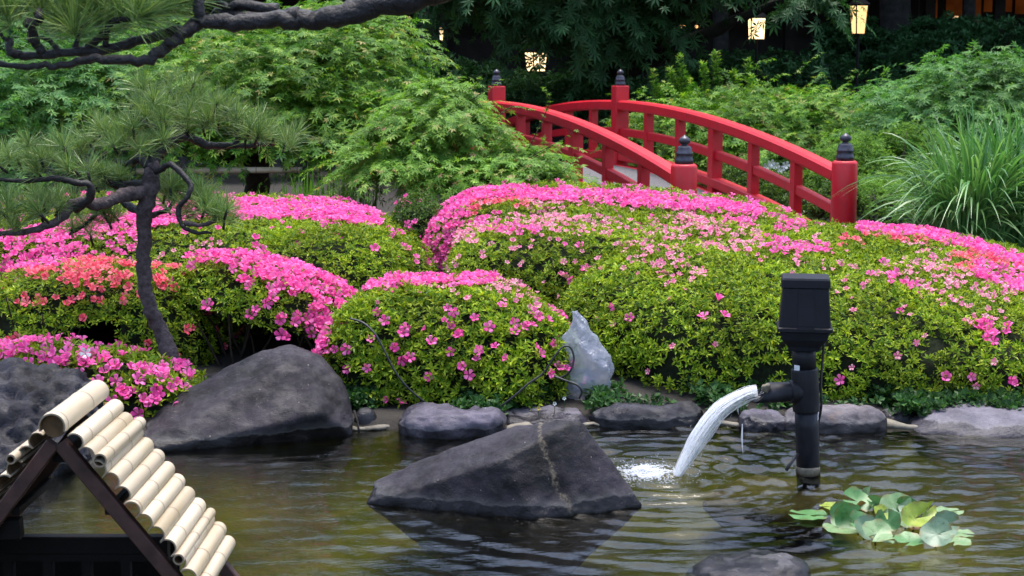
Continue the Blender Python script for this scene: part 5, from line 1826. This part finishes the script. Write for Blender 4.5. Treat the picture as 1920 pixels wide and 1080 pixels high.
def sprays(blobs, count, length, per, size, r, lobes=5, droop=.35, zmin=None, low=-.35, keep=None, flat=.75):
    vol = np.array([b[3] * b[4] + b[4] * b[5] + b[3] * b[5] for b in blobs])
    k = r.choice(len(blobs), count, p=vol / vol.sum())
    B = np.array(blobs)[k]
    u = unit(r.normal(size=(count, 3)))
    bad = u[:, 2] < low
    u[bad, 2] *= -1
    rf = 1 - .42 * r.random(count) ** 1.8
    c, ax = B[:, :3], B[:, 3:6]
    p = c + u * ax * rf[:, None]
    o = unit(u / ax)
    kp = (o[:, 1] < .25) | (r.random(count) < .3)
    p, o, u = p[kp], o[kp], u[kp]
    count = len(p)
    hz = unit(o * [1, 1, .25] + r.normal(0, .45, (count, 3)) * [1, 1, .4])
    # keep surface sprays that poke outside other blobs or near the outside
    t = np.linspace(0, 1, per)
    L = length * r.uniform(.6, 1.25, count) * np.where(r.random(count) < .09, 1.8, 1.0)
    lump = np.array([noise.noise(Vector(v * 2.3)) for v in p])
    p = p + o * (lump * .16)[:, None]
    pos = p[:, None, :] + hz[:, None, :] * (L[:, None] * t)[..., None] + np.array([0, 0, -1.0]) * (droop * L[:, None] * t ** 2)[..., None]
    up = unit(np.array([0, 0, 1.0]) * flat + o * (1 - flat) * 1.4 + r.normal(0, .2, (count, 3)))
    sgn = np.where(np.arange(per) % 2 == 0, 1.0, -1.0) * np.radians(52)
    sgn[-1] = 0
    tang = unit(hz[:, None, :] + np.array([0, 0, -1.0]) * (2 * droop * t)[None, :, None])
    sidev = unit(np.cross(tang, np.broadcast_to(up[:, None, :], tang.shape)))
    D = unit(np.cos(sgn)[None, :, None] * tang + np.sin(sgn)[None, :, None] * sidev + r.normal(0, .22, tang.shape) + np.array([0, 0, -.12]))
    Nn = unit(np.broadcast_to(up[:, None, :], D.shape) + r.normal(0, .28, D.shape))
    Nn = unit(Nn - D * (Nn * D).sum(-1, keepdims=True))
    P_, D_, N_ = pos.reshape(-1, 3), D.reshape(-1, 3), Nn.reshape(-1, 3)
    P_ = P_ + D_ * .012
    if keep is not None:
        ok = keep(P_)
        P_, D_, N_ = P_[ok], D_[ok], N_[ok]
    return star_leaves(P_, D_, N_, size, r, lobes)


def maple(label, blobs, count, length, per, size, seed, mat, trunk=None, name='maple_tree', cat='maple tree', lobes=5, droop=.35, low=-.35, limbs=6, bark='twig', keep=None, extra=(), thick=.07, flat=.75):
    r = np.random.default_rng(seed)
    blobs = np.array(blobs, float)
    cx, cy = blobs[0][:2] if trunk is None else trunk[:2]
    gz = float(ground_z(cx, cy))
    root = thing(name, label, cat, (cx, cy, gz))
    Vl, Fl = sprays(blobs, count, length, per, size, r, lobes, droop, None, low, keep, flat)
    obj('foliage', mesh_np('foliage', Vl, Fl, [M[mat]]), root, 'stuff')
    tops = [b[:3] + np.array([0, 0, b[5] * .2]) for b in blobs]
    zc = np.mean([t_[2] for t_ in tops])
    fork = np.array([cx + .05, cy, gz + (zc - gz) * .55])
    Vt, Ft = knobby([np.array([cx, cy, gz - .1]), np.array([cx + .04, cy - .03, gz + (fork[2] - gz) * .5]), fork], [thick * 1.2, thick, thick * .9], seed, .2, 12)
    obj('trunk', MB().add(Vt, Ft).mesh('trunk', [M[bark]], True), root)
    for k in range(max(limbs, len(blobs))):
        b = blobs[k % len(blobs)]
        u = unit(r.normal(size=3) * [1, 1, .4] + [0, 0, .3])
        tip = b[:3] + u * b[3:6] * r.uniform(.5, .85)
        Vt, Ft = knobby([fork, (fork + tip) / 2 + r.normal(0, .08, 3) + [0, 0, .1], tip], [thick * .75, thick * .45, thick * .12], seed + k, .25, 8)
        obj('limb', MB().add(Vt, Ft).mesh('limb', [M[bark]], True), root)
    # long shoots that stand out of the crown
    if len(extra):
        PP, DD, NN = [], [], []
        sh = MB()
        for pts in extra:
            pc = catmull(np.array(pts), 5)
            Vt, Ft = tube(pc, np.linspace(.006, .002, len(pc)), 5)
            sh.add(Vt, Ft)
            tg = unit(np.gradient(pc, axis=0))
            for i in range(1, len(pc)):
                for s in (-1, 1):
                    sdv = unit(np.cross(tg[i], [0, 0, 1]))
                    PP.append(pc[i]); DD.append(unit(tg[i] * .5 + sdv * s + r.normal(0, .3, 3) + [0, 0, -.3]))
        PP, DD = np.array(PP), np.array(DD)
        NN = unit(np.array([0, 0, 1.0]) + r.normal(0, .3, PP.shape))
        NN = unit(NN - DD * (NN * DD).sum(-1, keepdims=True))
        Vx, Fx = star_leaves(PP, DD, NN, size * .75, r, lobes)
        obj('shoots', sh.mesh('shoots', [M['twig']]), root, 'stuff')
        obj('shoot_leaves', mesh_np('shoot_leaves', Vx, Fx, [M[mat]]), root, 'stuff')
    return root


def bl(px_, py_, d, rx, ry, rz):
    c = P(px_, py_, d)
    return (c[0], c[1], c[2], rx, ry, rz)


maple('great spreading green maple filling the upper left behind the pines', [bl(450, 190, 16.2, 1.45, 1.3, .72), bl(640, 150, 16.4, .85, 1.1, .62), bl(330, 240, 15.9, 1.2, 1.0, .55), bl(560, 250, 15.7, 1.1, .9, .5), bl(600, 75, 16.9, .75, .8, .38), bl(690, 290, 15.4, .5, .6, .45)], 2700, .45, 14, .073, 21, 'maple', (X(470, 16), 16.2), limbs=10, thick=.13,
      extra=[[P(690, 60, 16), P(720, 45, 16), P(770, 42, 16)], [P(690, 90, 15.9), P(720, 100, 15.9), P(745, 120, 15.9)], [P(720, 130, 15.8), P(760, 140, 15.8), P(800, 160, 15.8)], [P(720, 180, 15.8), P(760, 190, 15.7)]])
maple('cool green maple at the far left edge under the pine bough', [bl(90, 215, 15.6, 1.0, 1.0, .55), bl(-120, 210, 15.8, 1.0, 1.0, .6), bl(200, 170, 15.9, .6, .8, .38), bl(60, 320, 15.0, 1.0, .7, .4), bl(60, 60, 17.2, 1.5, 1.0, .5)], 1550, .42, 13, .075, 22, 'maple_blue', (X(30, 15.6), 15.8), limbs=8, thick=.1)
maple('pale green weeping maple spilling over the left side of the bridge', [bl(835, 265, 14.3, .55, .7, .38), bl(975, 310, 14.0, .34, .45, .20), bl(815, 215, 14.5, .38, .5, .26), bl(750, 320, 14.0, .45, .6, .32), bl(920, 345, 13.8, .70, .45, .18)], 1850, .26, 13, .060, 23, 'maple_light', (X(850, 14.3), 14.4), limbs=8, droop=.4,
      extra=[[P(960, 320, 13.9), P(1010, 290, 13.8), P(1080, 245, 13.7)], [P(980, 300, 13.9), P(1010, 240, 13.9), P(1030, 190, 13.9), P(1020, 165, 13.9)], [P(1000, 340, 13.7), P(1050, 325, 13.6), P(1085, 295, 13.6)], [P(800, 190, 14.3), P(808, 150, 14.3), P(812, 115, 14.3)], [P(860, 180, 14.3), P(890, 160, 14.2), P(900, 145, 14.2)], [P(880, 190, 14.2), P(910, 170, 14.2), P(940, 150, 14.1)],
             [P(920, 230, 14), P(960, 200, 14), P(1000, 205, 14)], [P(985, 300, 13.8), P(1040, 270, 13.7), P(1050, 268, 13.6)]], thick=.06)
maple('mounded green maple behind the right railing of the bridge', [bl(1440, 250, 20.5, 1.1, 1.1, .55), bl(1540, 250, 20.2, .75, .9, .42), bl(1320, 260, 20.6, .7, .9, .42), bl(1500, 330, 19.6, 1.2, .8, .55), bl(1230, 290, 20.8, .6, .7, .5)], 1950, .46, 13, .082, 24, 'maple', (X(1440, 20.5), 20.6), limbs=9,
      extra=[[P(1490, 140, 20.3), P(1510, 120, 20.3), P(1540, 98, 20.2)], [P(1440, 150, 20.4), P(1420, 120, 20.4), P(1450, 110, 20.4)], [P(1540, 175, 20.2), P(1600, 170, 20.1), P(1660, 190, 20)], [P(1560, 170, 20), P(1545, 140, 20), P(1542, 138, 20)]])
maple('mounded green maple at the far right above the long grass', [bl(1830, 200, 18.6, 1.15, 1.0, .5), bl(1720, 260, 18.2, .65, .8, .42), bl(1930, 200, 18.8, 1.0, 1.0, .5), bl(1850, 280, 17.9, 1.1, .8, .5)], 1600, .46, 13, .080, 25, 'maple_blue', (X(1850, 18.6), 18.8), limbs=8,
      extra=[[P(1770, 165, 18.4), P(1752, 130, 18.4), P(1742, 102, 18.4)], [P(1740, 190, 18.2), P(1710, 160, 18.2), P(1685, 150, 18.2)], [P(1840, 150, 18.4), P(1870, 118, 18.4), P(1920, 128, 18.3)], [P(1800, 150, 18.4), P(1812, 118, 18.4), P(1835, 112, 18.4)], [P(1870, 165, 18.4), P(1895, 140, 18.4), P(1915, 135, 18.4)]])

# dark maple boughs under the shade trees at the top centre
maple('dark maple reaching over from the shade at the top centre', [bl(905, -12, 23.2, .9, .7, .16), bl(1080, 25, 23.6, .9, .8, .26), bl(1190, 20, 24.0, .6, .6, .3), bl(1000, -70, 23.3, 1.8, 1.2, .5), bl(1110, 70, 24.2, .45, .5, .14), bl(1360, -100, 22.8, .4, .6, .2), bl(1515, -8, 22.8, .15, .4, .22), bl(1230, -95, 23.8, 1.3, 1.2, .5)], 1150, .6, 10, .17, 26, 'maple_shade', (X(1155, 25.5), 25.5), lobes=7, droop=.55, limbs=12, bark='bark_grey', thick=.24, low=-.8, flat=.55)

# fine leaved yellow green shrub right of the bridge posts
def fine_shrub(label, blobs, count, seed, mat='fine', L=.035, name='shrub', spikes=()):
    r = np.random.default_rng(seed)
    blobs = np.array(blobs, float)
    k = r.integers(0, len(blobs), count)
    u = unit(r.normal(size=(count, 3)))
    u[:, 2] = np.where(u[:, 2] < -.4, -u[:, 2], u[:, 2])
    p = blobs[k, :3] + u * blobs[k, 3:6] * (1 - .45 * r.random((count, 1)) ** 1.7)
    sp = np.array([noise.noise(Vector(v * 3.0)) for v in p])
    p = p + u * (sp * .26)[:, None] + r.normal(0, .03, p.shape)
    ax = unit(u * .5 + [0, 0, .9] + r.normal(0, .35, (count, 3)))
    V_, F_ = rosettes(p, ax, 6, L, L * .4, r)
    c = blobs[0]
    gz = float(ground_z(c[0], c[1]))
    root = thing(name, label, 'shrub', (c[0], c[1], gz))
    obj('foliage', mesh_np('foliage', V_, F_, [M[mat]]), root, 'stuff')
    st = MB()
    for j in range(16):
        b = blobs[j % len(blobs)]
        tip = b[:3] + r.normal(0, .4, 3) * b[3:6]
        b0 = np.array([c[0] + r.normal(0, .1), c[1] + r.normal(0, .1), gz - .05])
        Vt, Ft = tube(catmull([b0, (b0 + tip) / 2 + r.normal(0, .04, 3), tip], 4), np.linspace(.014, .004, 9), 6)
        st.add(Vt, Ft)
    obj('stems', st.mesh('stems', [M['twig']], True), root, 'stuff')
    for pts in spikes:
        pc = catmull(np.array(pts), 8)
        Vt, Ft = tube(pc, np.linspace(.008, .003, len(pc)), 6)
        sh = obj('shoot', MB().add(Vt, Ft).mesh('shoot', [M['twig']], True), root)
        pr = np.repeat(pc, 3, 0) + r.normal(0, .02, (len(pc) * 3, 3))
        tg = np.repeat(unit(np.gradient(pc, axis=0)), 3, 0)
        V_, F_ = rosettes(pr, unit(tg + r.normal(0, .2, tg.shape)), 6, .07, .022, r)
        obj('shoot_leaves', mesh_np('shoot_leaves', V_, F_, [M['maple']]), sh, 'stuff')
    return root


fine_shrub('fine leaved yellow green shrub between the right bridge post and the long grass', [bl(1660, 330, 16.8, .40, .5, .32), bl(1600, 300, 17.2, .40, .5, .26), bl(1730, 310, 17.0, .35, .5, .28), bl(1640, 390, 15.8, .45, .5, .3), bl(1690, 275, 17.4, .3, .4, .16), bl(1530, 350, 16.2, .22, .3, .2)], 6500, 31)
sp = []
for (x, y0, y1, lean) in [(1290, 215, 105, -25), (1262, 220, 130, -5), (1232, 225, 135, -8), (1345, 190, 100, -6), (1405, 190, 118, -2), (1322, 200, 125, -4), (1375, 190, 135, 0), (1300, 220, 150, -14), (1250, 240, 165, -20), (1275, 230, 150, -12)]:
    sp.append([P(x + 6, y0, 21.2), P(x + 2 + lean * .3, (y0 + y1) / 2, 21.2), P(x + lean * .6, y1, 21.2)])
fine_shrub('shrub with tall upright leafy shoots rising behind the middle of the bridge', [bl(1240, 250, 21.3, .5, .5, .35), bl(1330, 230, 21.2, .6, .5, .3), bl(1200, 300, 20.9, .5, .5, .4)], 3200, 32, 'maple', .06, spikes=sp)
# shrubs closing the dark gap under the bridge and behind the fence
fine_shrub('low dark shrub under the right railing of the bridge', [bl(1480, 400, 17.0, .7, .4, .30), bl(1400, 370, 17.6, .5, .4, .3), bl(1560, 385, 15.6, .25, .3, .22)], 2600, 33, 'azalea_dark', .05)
fl_ = {1438: 'leftmost pale flower seen through the right bridge railing', 1446: 'highest pale flower seen through the right bridge railing', 1455: 'middle pale flower of the five seen through the right railing', 1464: 'lowest pale flower seen through the right bridge railing', 1474: 'rightmost pale flower seen through the right bridge railing'}
for (x, y, d) in [(1438, 312, 18.6), (1446, 306, 18.6), (1455, 312, 18.6), (1464, 318, 18.6), (1474, 310, 18.6)]:
    q = P(x, y, d)
    mb = MB().add(wf_t[0] * .05 @ np.array(rot_to(unit(CAM - q), 1.0)).T + q, [wf_t[1]])
    Vt, Ft = tube([q, q + [0, .03, -.1], [q[0], q[1] + .03, .3]], .003, 5)
    mb.add(Vt, Ft)
    tag(obj('flower', mb.mesh('flower', [M['white_petal']])), fl_[x], 'flower', 'pale flowers behind the bridge railing')

# ------------------------------------------------------------------ long arching grass
def blades(root_c, n, length, spread, width, r, name, parent, mat, lean_lo=.1, lean_hi=1.0, segs=9, rad=.16):
    a = r.uniform(0, 2 * np.pi, n)
    ln = length * r.uniform(.6, 1.1, n)
    lean = r.uniform(lean_lo, lean_hi, n)
    b0 = np.stack([root_c[0] + rad * np.sqrt(r.random(n)) * np.cos(a), root_c[1] + rad * np.sqrt(r.random(n)) * np.sin(a)], -1)
    t = np.linspace(0, 1, segs)
    out_ = (spread * lean * ln)[:, None] * (t ** 1.7)[None, :]
    up_ = ln[:, None] * (t[None, :] * 1.02 - (lean * .74)[:, None] * t[None, :] ** 2.6)
    aa = a + r.normal(0, .5, n)
    Pm = np.stack([b0[:, 0:1] + out_ * np.cos(aa)[:, None], b0[:, 1:2] + out_ * np.sin(aa)[:, None], root_c[2] + up_], -1)
    sd = np.stack([-np.sin(aa), np.cos(aa), np.zeros(n)], -1)
    tw = unit(sd + r.normal(0, .35, sd.shape))
    w = width * r.uniform(.6, 1.2, n)[:, None] * np.array([np.interp(x, [0, .3, .8, 1], [.7, 1, .6, .03]) for x in t])[None, :]
    Lf, Rt = Pm + tw[:, None, :] * w[..., None] / 2, Pm - tw[:, None, :] * w[..., None] / 2
    V = np.stack([Lf, Rt], 2).reshape(n, segs * 2, 3)
    V = V.reshape(-1, 3)
    base = (np.arange(n) * segs * 2)[:, None]
    j = np.arange(segs - 1)[None, :] * 2 + base
    q = np.stack([j, j + 1, j + 3, j + 2], -1).reshape(-1, 4)
    return obj(name, mesh_np(name, V, [q], [M[mat]], True), parent, 'stuff')


r_ = np.random.default_rng(41)
gr = thing('grass_clump', 'tall fountain of long arching grass blades behind the azaleas at the right', 'ornamental grass', P(1825, 470, 13.6))
for (x, d, n, ln) in [(1820, 13.6, 560, 1.5), (1900, 13.9, 460, 1.5), (1785, 13.5, 200, 1.15), (1985, 14.0, 300, 1.45)]:
    c = P(x, 470, d)
    c[2] = float(ground_z(c[0], c[1]))
    blades(c, n, ln * 1.2, .62, .030, r_, 'blades', gr, 'blade', .25, 1.0, 12, .22)
ir = thing('iris_clump', 'bright green upright iris like leaves in front of the bamboo fence', 'iris', P(600, 380, 14.2))
for x in range(500, 700, 14):
    c = P(x, 392, 14.2 + r_.uniform(-.2, .3))
    c[2] = float(ground_z(c[0], c[1])) + .28
    blades(c, 14, .62 if x > 530 else .5, .4, .022, r_, 'blades', ir, 'iris', .05, .6, 7, .06)

# ------------------------------------------------------------------ low bamboo fence on the left
fence = thing('bamboo_fence', 'low fence with a pale bamboo rail under the great maple', 'fence', P(450, 380, 14.9))
a, b = P(250, 321, 14.9), P(600, 318, 14.9)
o = bamboo('rail', a, b, .030, fence, (.2, .42, .66, .88), (-180, 180), .006, 1.0, 16)
for x in (574, 345, 250):
    q = P(x, 318, 14.86)
    g0 = float(ground_z(q[0], q[1]))
    Vt, Ft = tube([(q[0], q[1] - .03, g0 - .1), (q[0], q[1] - .03, q[2] + .10)], .033, 12)
    obj('post', MB().add(Vt, Ft).mesh('post', [M['bark_grey']], True), fence)

# ------------------------------------------------------------------ shade trees, dark wood behind, pavilion, lanterns
def shade_tree(label, x, d, r0_, h, crown, seed, n=2200, lean=0.0):
    r = np.random.default_rng(seed)
    gz = .4
    root = thing('shade_tree', label, 'tree', (x, d, gz))
    Vt, Ft = knobby([np.array([x, d, gz - .2]), np.array([x + .02, d, gz + .5]), np.array([x + lean * .4, d, 2.6]), np.array([x + lean, d, h])], [r0_ * 1.35, r0_ * 1.08, r0_ * .95, r0_ * .6], seed, .12, 18)
    obj('trunk', MB().add(Vt, Ft).mesh('trunk', [M['bark_grey']], True), root)
    fork = np.array([x + lean * .8, d, h * .8])
    for k in range(7):
        a = r.uniform(0, 6.28)
        tip = np.array([x + crown[0] * .75 * math.cos(a), d + crown[1] * .75 * math.sin(a), h + crown[2] * r.uniform(-.3, .7)])
        Vt, Ft = knobby([fork, (fork + tip) / 2 + [0, 0, .4], tip], [r0_ * .5, r0_ * .3, .03], seed + k, .2, 8)
        obj('limb', MB().add(Vt, Ft).mesh('limb', [M['bark_grey']], True), root)
    u = unit(r.normal(size=(n, 3)))
    p = np.array([x, d, h + crown[2] * .35]) + u * np.array(crown) * (r.random((n, 1)) ** .4)
    p = p[p[:, 2] > 3.75]
    ax = unit(r.normal(size=p.shape) * .6 + [0, 0, 1])
    V_, F_ = rosettes(p, ax, 4, .46, .30, r)
    obj('crown', mesh_np('crown', V_, F_, [M['canopy']]), root, 'stuff')


shade_tree('thick grey trunk standing beside the lit lantern at the right', X(1668, 29.6), 29.6, .33, 6.0, (4.6, 4.4, 2.6), 51, 3000)
shade_tree('dark broad trunk in the shade left of the upright shoots', X(1180, 30.0), 30.0, .36, 6.2, (4.8, 4.4, 2.6), 52, 3000)
shade_tree('dim tree trunk deep in the shade at the upper left', X(800, 30.5), 30.5, .2, 6.4, (4.6, 4.2, 2.6), 53, 2600)
shade_tree('slim dark trunk before the lit pavilion at the right edge', X(1815, 30.0), 30.0, .14, 6.2, (4.8, 4.2, 2.6), 54, 2600, -.3)
shade_tree('slim dark trunk left of the bright square lantern', X(1345, 30.0), 30.0, .16, 6.2, (4.6, 4.2, 2.6), 55, 2600)
shade_tree('trunk hidden behind the great maple on the left', X(450, 30.0), 30.0, .25, 6.2, (4.6, 4.2, 2.6), 56, 2600)
shade_tree('trunk hidden behind the cool green maple at the far left', X(0, 29.5), 29.5, .25, 6.0, (4.6, 4.2, 2.6), 57, 2200)
shade_tree('trunk right of the frame beyond the long grass', 12.6, 29.5, .25, 6.0, (4.6, 4.2, 2.6), 58, 2200)

# dark understorey shrubs before the pavilion
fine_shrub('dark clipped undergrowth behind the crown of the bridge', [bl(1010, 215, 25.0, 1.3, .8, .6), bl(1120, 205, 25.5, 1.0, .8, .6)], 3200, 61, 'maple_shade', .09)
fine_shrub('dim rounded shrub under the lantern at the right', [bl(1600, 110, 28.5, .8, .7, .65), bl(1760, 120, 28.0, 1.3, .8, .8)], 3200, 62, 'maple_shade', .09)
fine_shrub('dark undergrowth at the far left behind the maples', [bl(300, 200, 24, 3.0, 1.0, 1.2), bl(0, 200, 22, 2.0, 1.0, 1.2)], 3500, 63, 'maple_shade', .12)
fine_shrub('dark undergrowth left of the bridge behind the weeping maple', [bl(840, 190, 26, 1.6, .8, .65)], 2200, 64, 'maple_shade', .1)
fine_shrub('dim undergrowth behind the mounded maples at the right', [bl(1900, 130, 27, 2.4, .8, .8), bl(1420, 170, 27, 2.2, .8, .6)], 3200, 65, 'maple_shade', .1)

# pavilion far behind, its lamps lit
M['wall_dark'] = plain('dark_timber_wall', (0.018, 0.015, 0.014), .8, .2, .4, 4)
M['tile'] = plain('dark_roof_tile', (0.02, 0.021, 0.023), .6, .3, .3, 5)


def glow(name, col, strength, vary=0.0, scale=3.0):
    m, nt, bs, out = nodes_of(name)
    nt.nodes.remove(bs)
    e_ = nn(nt, 'ShaderNodeEmission')
    e_.inputs['Strength'].default_value = strength
    if vary:
        n = noise_tex(nt, scale, 4)
        c = ramp(nt, [(0.35, tuple(x * (1 - vary) for x in col)), (0.7, col)], n.outputs['Fac'])
        nt.links.new(c.outputs[0], e_.inputs[0])
    else:
        e_.inputs[0].default_value = (*col, 1)
    nt.links.new(e_.outputs[0], out.inputs[0])
    return m


M['amber'] = glow('amber_room', (0.30, 0.075, 0.015), .06, .6, 1.2)
M['lamp'] = glow('lamp_paper', (1.0, 0.64, 0.27), .42)
M['lamp_hot'] = glow('lamp_paper_bright', (1.0, 0.72, 0.38), .72)
M['spark'] = glow('small_lamp', (1.0, 0.5, 0.18), .5)
pav = thing('pavilion', 'long dark timber pavilion behind the trees with amber lit windows at the right', 'building', (1.5, 35.0, .4))
WY = 34.0
V_, F_ = box((-22, WY + 2.5, -.2), (26, WY + 3.0, 7.5))
obj('wall', MB().add(V_, F_).mesh('wall', [M['wall_dark']]), pav)
V_, F_ = box((-22, WY, -.2), (26, WY + .12, P(1700, 72, WY)[2]))
obj('parapet', MB().add(V_, F_).mesh('parapet', [M['wall_dark']]), pav)
V_, F_ = box((-23, WY - 1.2, 4.6), (27, WY + 4, 4.9))
obj('roof', MB().add(V_, F_).mesh('roof', [M['tile']]), pav)
for x in np.arange(-21, 26, 1.5):
    V_, F_ = box((x - .11, WY - .02, -.2), (x + .11, WY - .24, 4.6))
    obj('column', MB().add(V_, F_).mesh('column', [M['wall_dark']]), pav)
for (x0, x1, y0, y1, mt) in [(1735, 1760, -20, 46, 'amber'), (1775, 1812, -20, 30, 'amber'), (1815, 1842, -20, 46, 'amber'), (1846, 1900, -20, 22, 'amber'), (1736, 1746, 30, 46, 'spark'), (1816, 1843, 53, 63, 'amber'), (1784, 1798, 30, 34, 'spark'), (1905, 1930, -10, 26, 'amber')]:
    p0, p1 = P(x0, y1, WY + 2.4), P(x1, y0, WY + 2.4)
    V_, F_ = box((p0[0], WY + 2.44, p0[2]), (p1[0], WY + 2.48, p1[2]))
    w_ = obj('window', MB().add(V_, F_).mesh('window', [M[mt] if mt == 'amber' else glow('dim_lamp', (1, .6, .3), .25)]), pav)


def lantern(label, x, y, d, wpx, hpx, mat, taper=.62, sides='sq', marks=False, post=True, rotz=.3):
    c = P(x, y, d)
    w, h = wpx * d / F / 2, hpx * d / F
    gz = float(ground_z(c[0], c[1]))
    root = thing('lantern', label, 'lantern', (c[0], c[1], gz))
    z0, z1 = c[2] - h / 2, c[2] + h / 2
    ca_, sa_ = math.cos(rotz), math.sin(rotz)
    def cor(k, z, s=1.0):
        f = taper + (1 - taper) * (z - z0) / h
        q = [(-1, -1), (1, -1), (1, 1), (-1, 1)][k]
        X_, Y_ = q[0] * w * .82 * f * s, q[1] * w * .82 * f * s
        return np.array([c[0] + X_ * ca_ - Y_ * sa_, c[1] + X_ * sa_ + Y_ * ca_, z])
    for k in range(4):
        a_, b_ = k, (k + 1) % 4
        V_ = np.array([cor(a_, z0, .97), cor(b_, z0, .97), cor(b_, z1, .97), cor(a_, z1, .97)])
        n_ = unit(np.cross(V_[1] - V_[0], V_[2] - V_[0]))
        V_ = np.vstack([V_, V_ - n_ * .004])
        pn = obj('paper_panel', mesh_np('paper_panel', V_, [np.array([[0, 1, 2, 3], [7, 6, 5, 4]])], [mat]), root)
        if marks and k == 0:
            mk = MB()
            # brushed writing too small to read: the same few strokes as in the photograph
            for (u, v, du, dv) in [(.28, .845, .10, .018), (.62, .865, .12, .02), (.30, .75, .05, .012), (.48, .735, .08, .012), (.63, .77, .04, .012), (.45, .60, .05, .055), (.52, .64, .05, .02), (.40, .50, .16, .012), (.44, .36, .045, .06), (.40, .30, .09, .02), (.46, .24, .02, .05), (.36, .22, .03, .012), (.46, .12, .03, .02)]:
                def q_(uu, vv):
                    return (V_[0] * (1 - uu) + V_[1] * uu) * (1 - vv) + (V_[3] * (1 - uu) + V_[2] * uu) * vv + n_ * .004
                W_ = np.array([q_(u, v), q_(u + du, v + .008), q_(u + du, v + dv), q_(u, v + dv)])
                mk.add(W_, [np.array([[0, 1, 2, 3]])])
            obj('writing', mk.mesh('writing', [plain('lantern_ink', (.10, .05, .02), .8)]), pn)
    fm = MB()
    for k in range(4):
        Vt, Ft = tube([cor(k, z0 - .01), cor(k, z1 + .01)], .012, 6)
        fm.add(Vt, Ft)
        for z in (z0, z1):
            Vt, Ft = tube([cor(k, z), cor((k + 1) % 4, z)], .012, 6)
            fm.add(Vt, Ft)
    obj('frame', fm.mesh('frame', [M['blackwood']]), root)
    V_ = np.array([cor(k, z1 + .012, 1.25) for k in range(4)] + [cor(k, z1 + .10, .5) for k in range(4)])
    obj('cap', mesh_np('cap', V_, [np.array([[3, 2, 1, 0], [4, 5, 6, 7], [0, 1, 5, 4], [1, 2, 6, 5], [2, 3, 7, 6], [3, 0, 4, 7]])], [M['blackwood']]), root)
    if post:
        Vt, Ft = tube([(c[0], c[1], gz - .1), (c[0], c[1], z0 - .012)], .022, 10)
        obj('post', MB().add(Vt, Ft).mesh('post', [M['blackwood']]), root)
    return root


lantern('tapered paper lantern with brushed writing, beside the thick grey trunk', 1610, 37, 25.0, 30, 53, M['lamp'], .72, marks=True, rotz=.30)
lantern('brightest square lantern half veiled by leaves at the upper right', 1419, 54, 25.5, 34, 40, M['lamp_hot'], .9, rotz=.05)
lantern('lantern crossed by dark leaves and a bar, above the left bridge post', 1005, 116, 26.0, 38, 36, M['lamp_hot'], .8, rotz=.55)
lantern('small slim lantern at the upper left over the weeping maple', 827, 64, 30.0, 10, 24, M['lamp_hot'], .85, rotz=.2)
lantern('smallest dim lantern just left of the slim one', 811, 68, 31.0, 5, 12, M['lamp'], .9, rotz=.2)
lp_ = {1240: 'leftmost tiny warm lamp in the dark trees above the bridge', 1256: 'highest tiny warm lamp in the dark trees above the bridge', 1276: 'largest tiny lamp, at the left of the close pair above the bridge', 1283: 'smaller tiny lamp at the right of the close pair above the bridge', 1306: 'tiny warm lamp alone right of the close pair', 1722: 'tiny lamp right of the thick grey trunk by the pavilion'}
for (x, y, s) in [(1240, 53, 4), (1256, 38, 4), (1276, 50, 7), (1283, 48, 5), (1306, 50, 6), (1722, 43, 3)]:
    q = P(x, y, 32.5)
    rr = s * 32.5 / F / 2
    t_ = thing('string_lamp', lp_[x], 'lamp', q, 'tiny lamps glinting in the dark trees')
    Vt, Ft = lathe([(0, -rr), (rr * .7, -rr * .7), (rr, 0), (rr * .7, rr * .7), (0, rr)], 10, q)
    obj('bulb', MB().add(Vt, Ft).mesh('bulb', [M['spark']], True), t_)
    Vt, Ft = tube([(q[0], q[1], q[2] + rr * .9), (q[0], q[1], 4.6)], .006, 5)
    obj('wire', MB().add(Vt, Ft).mesh('wire', [M['cord']]), t_)
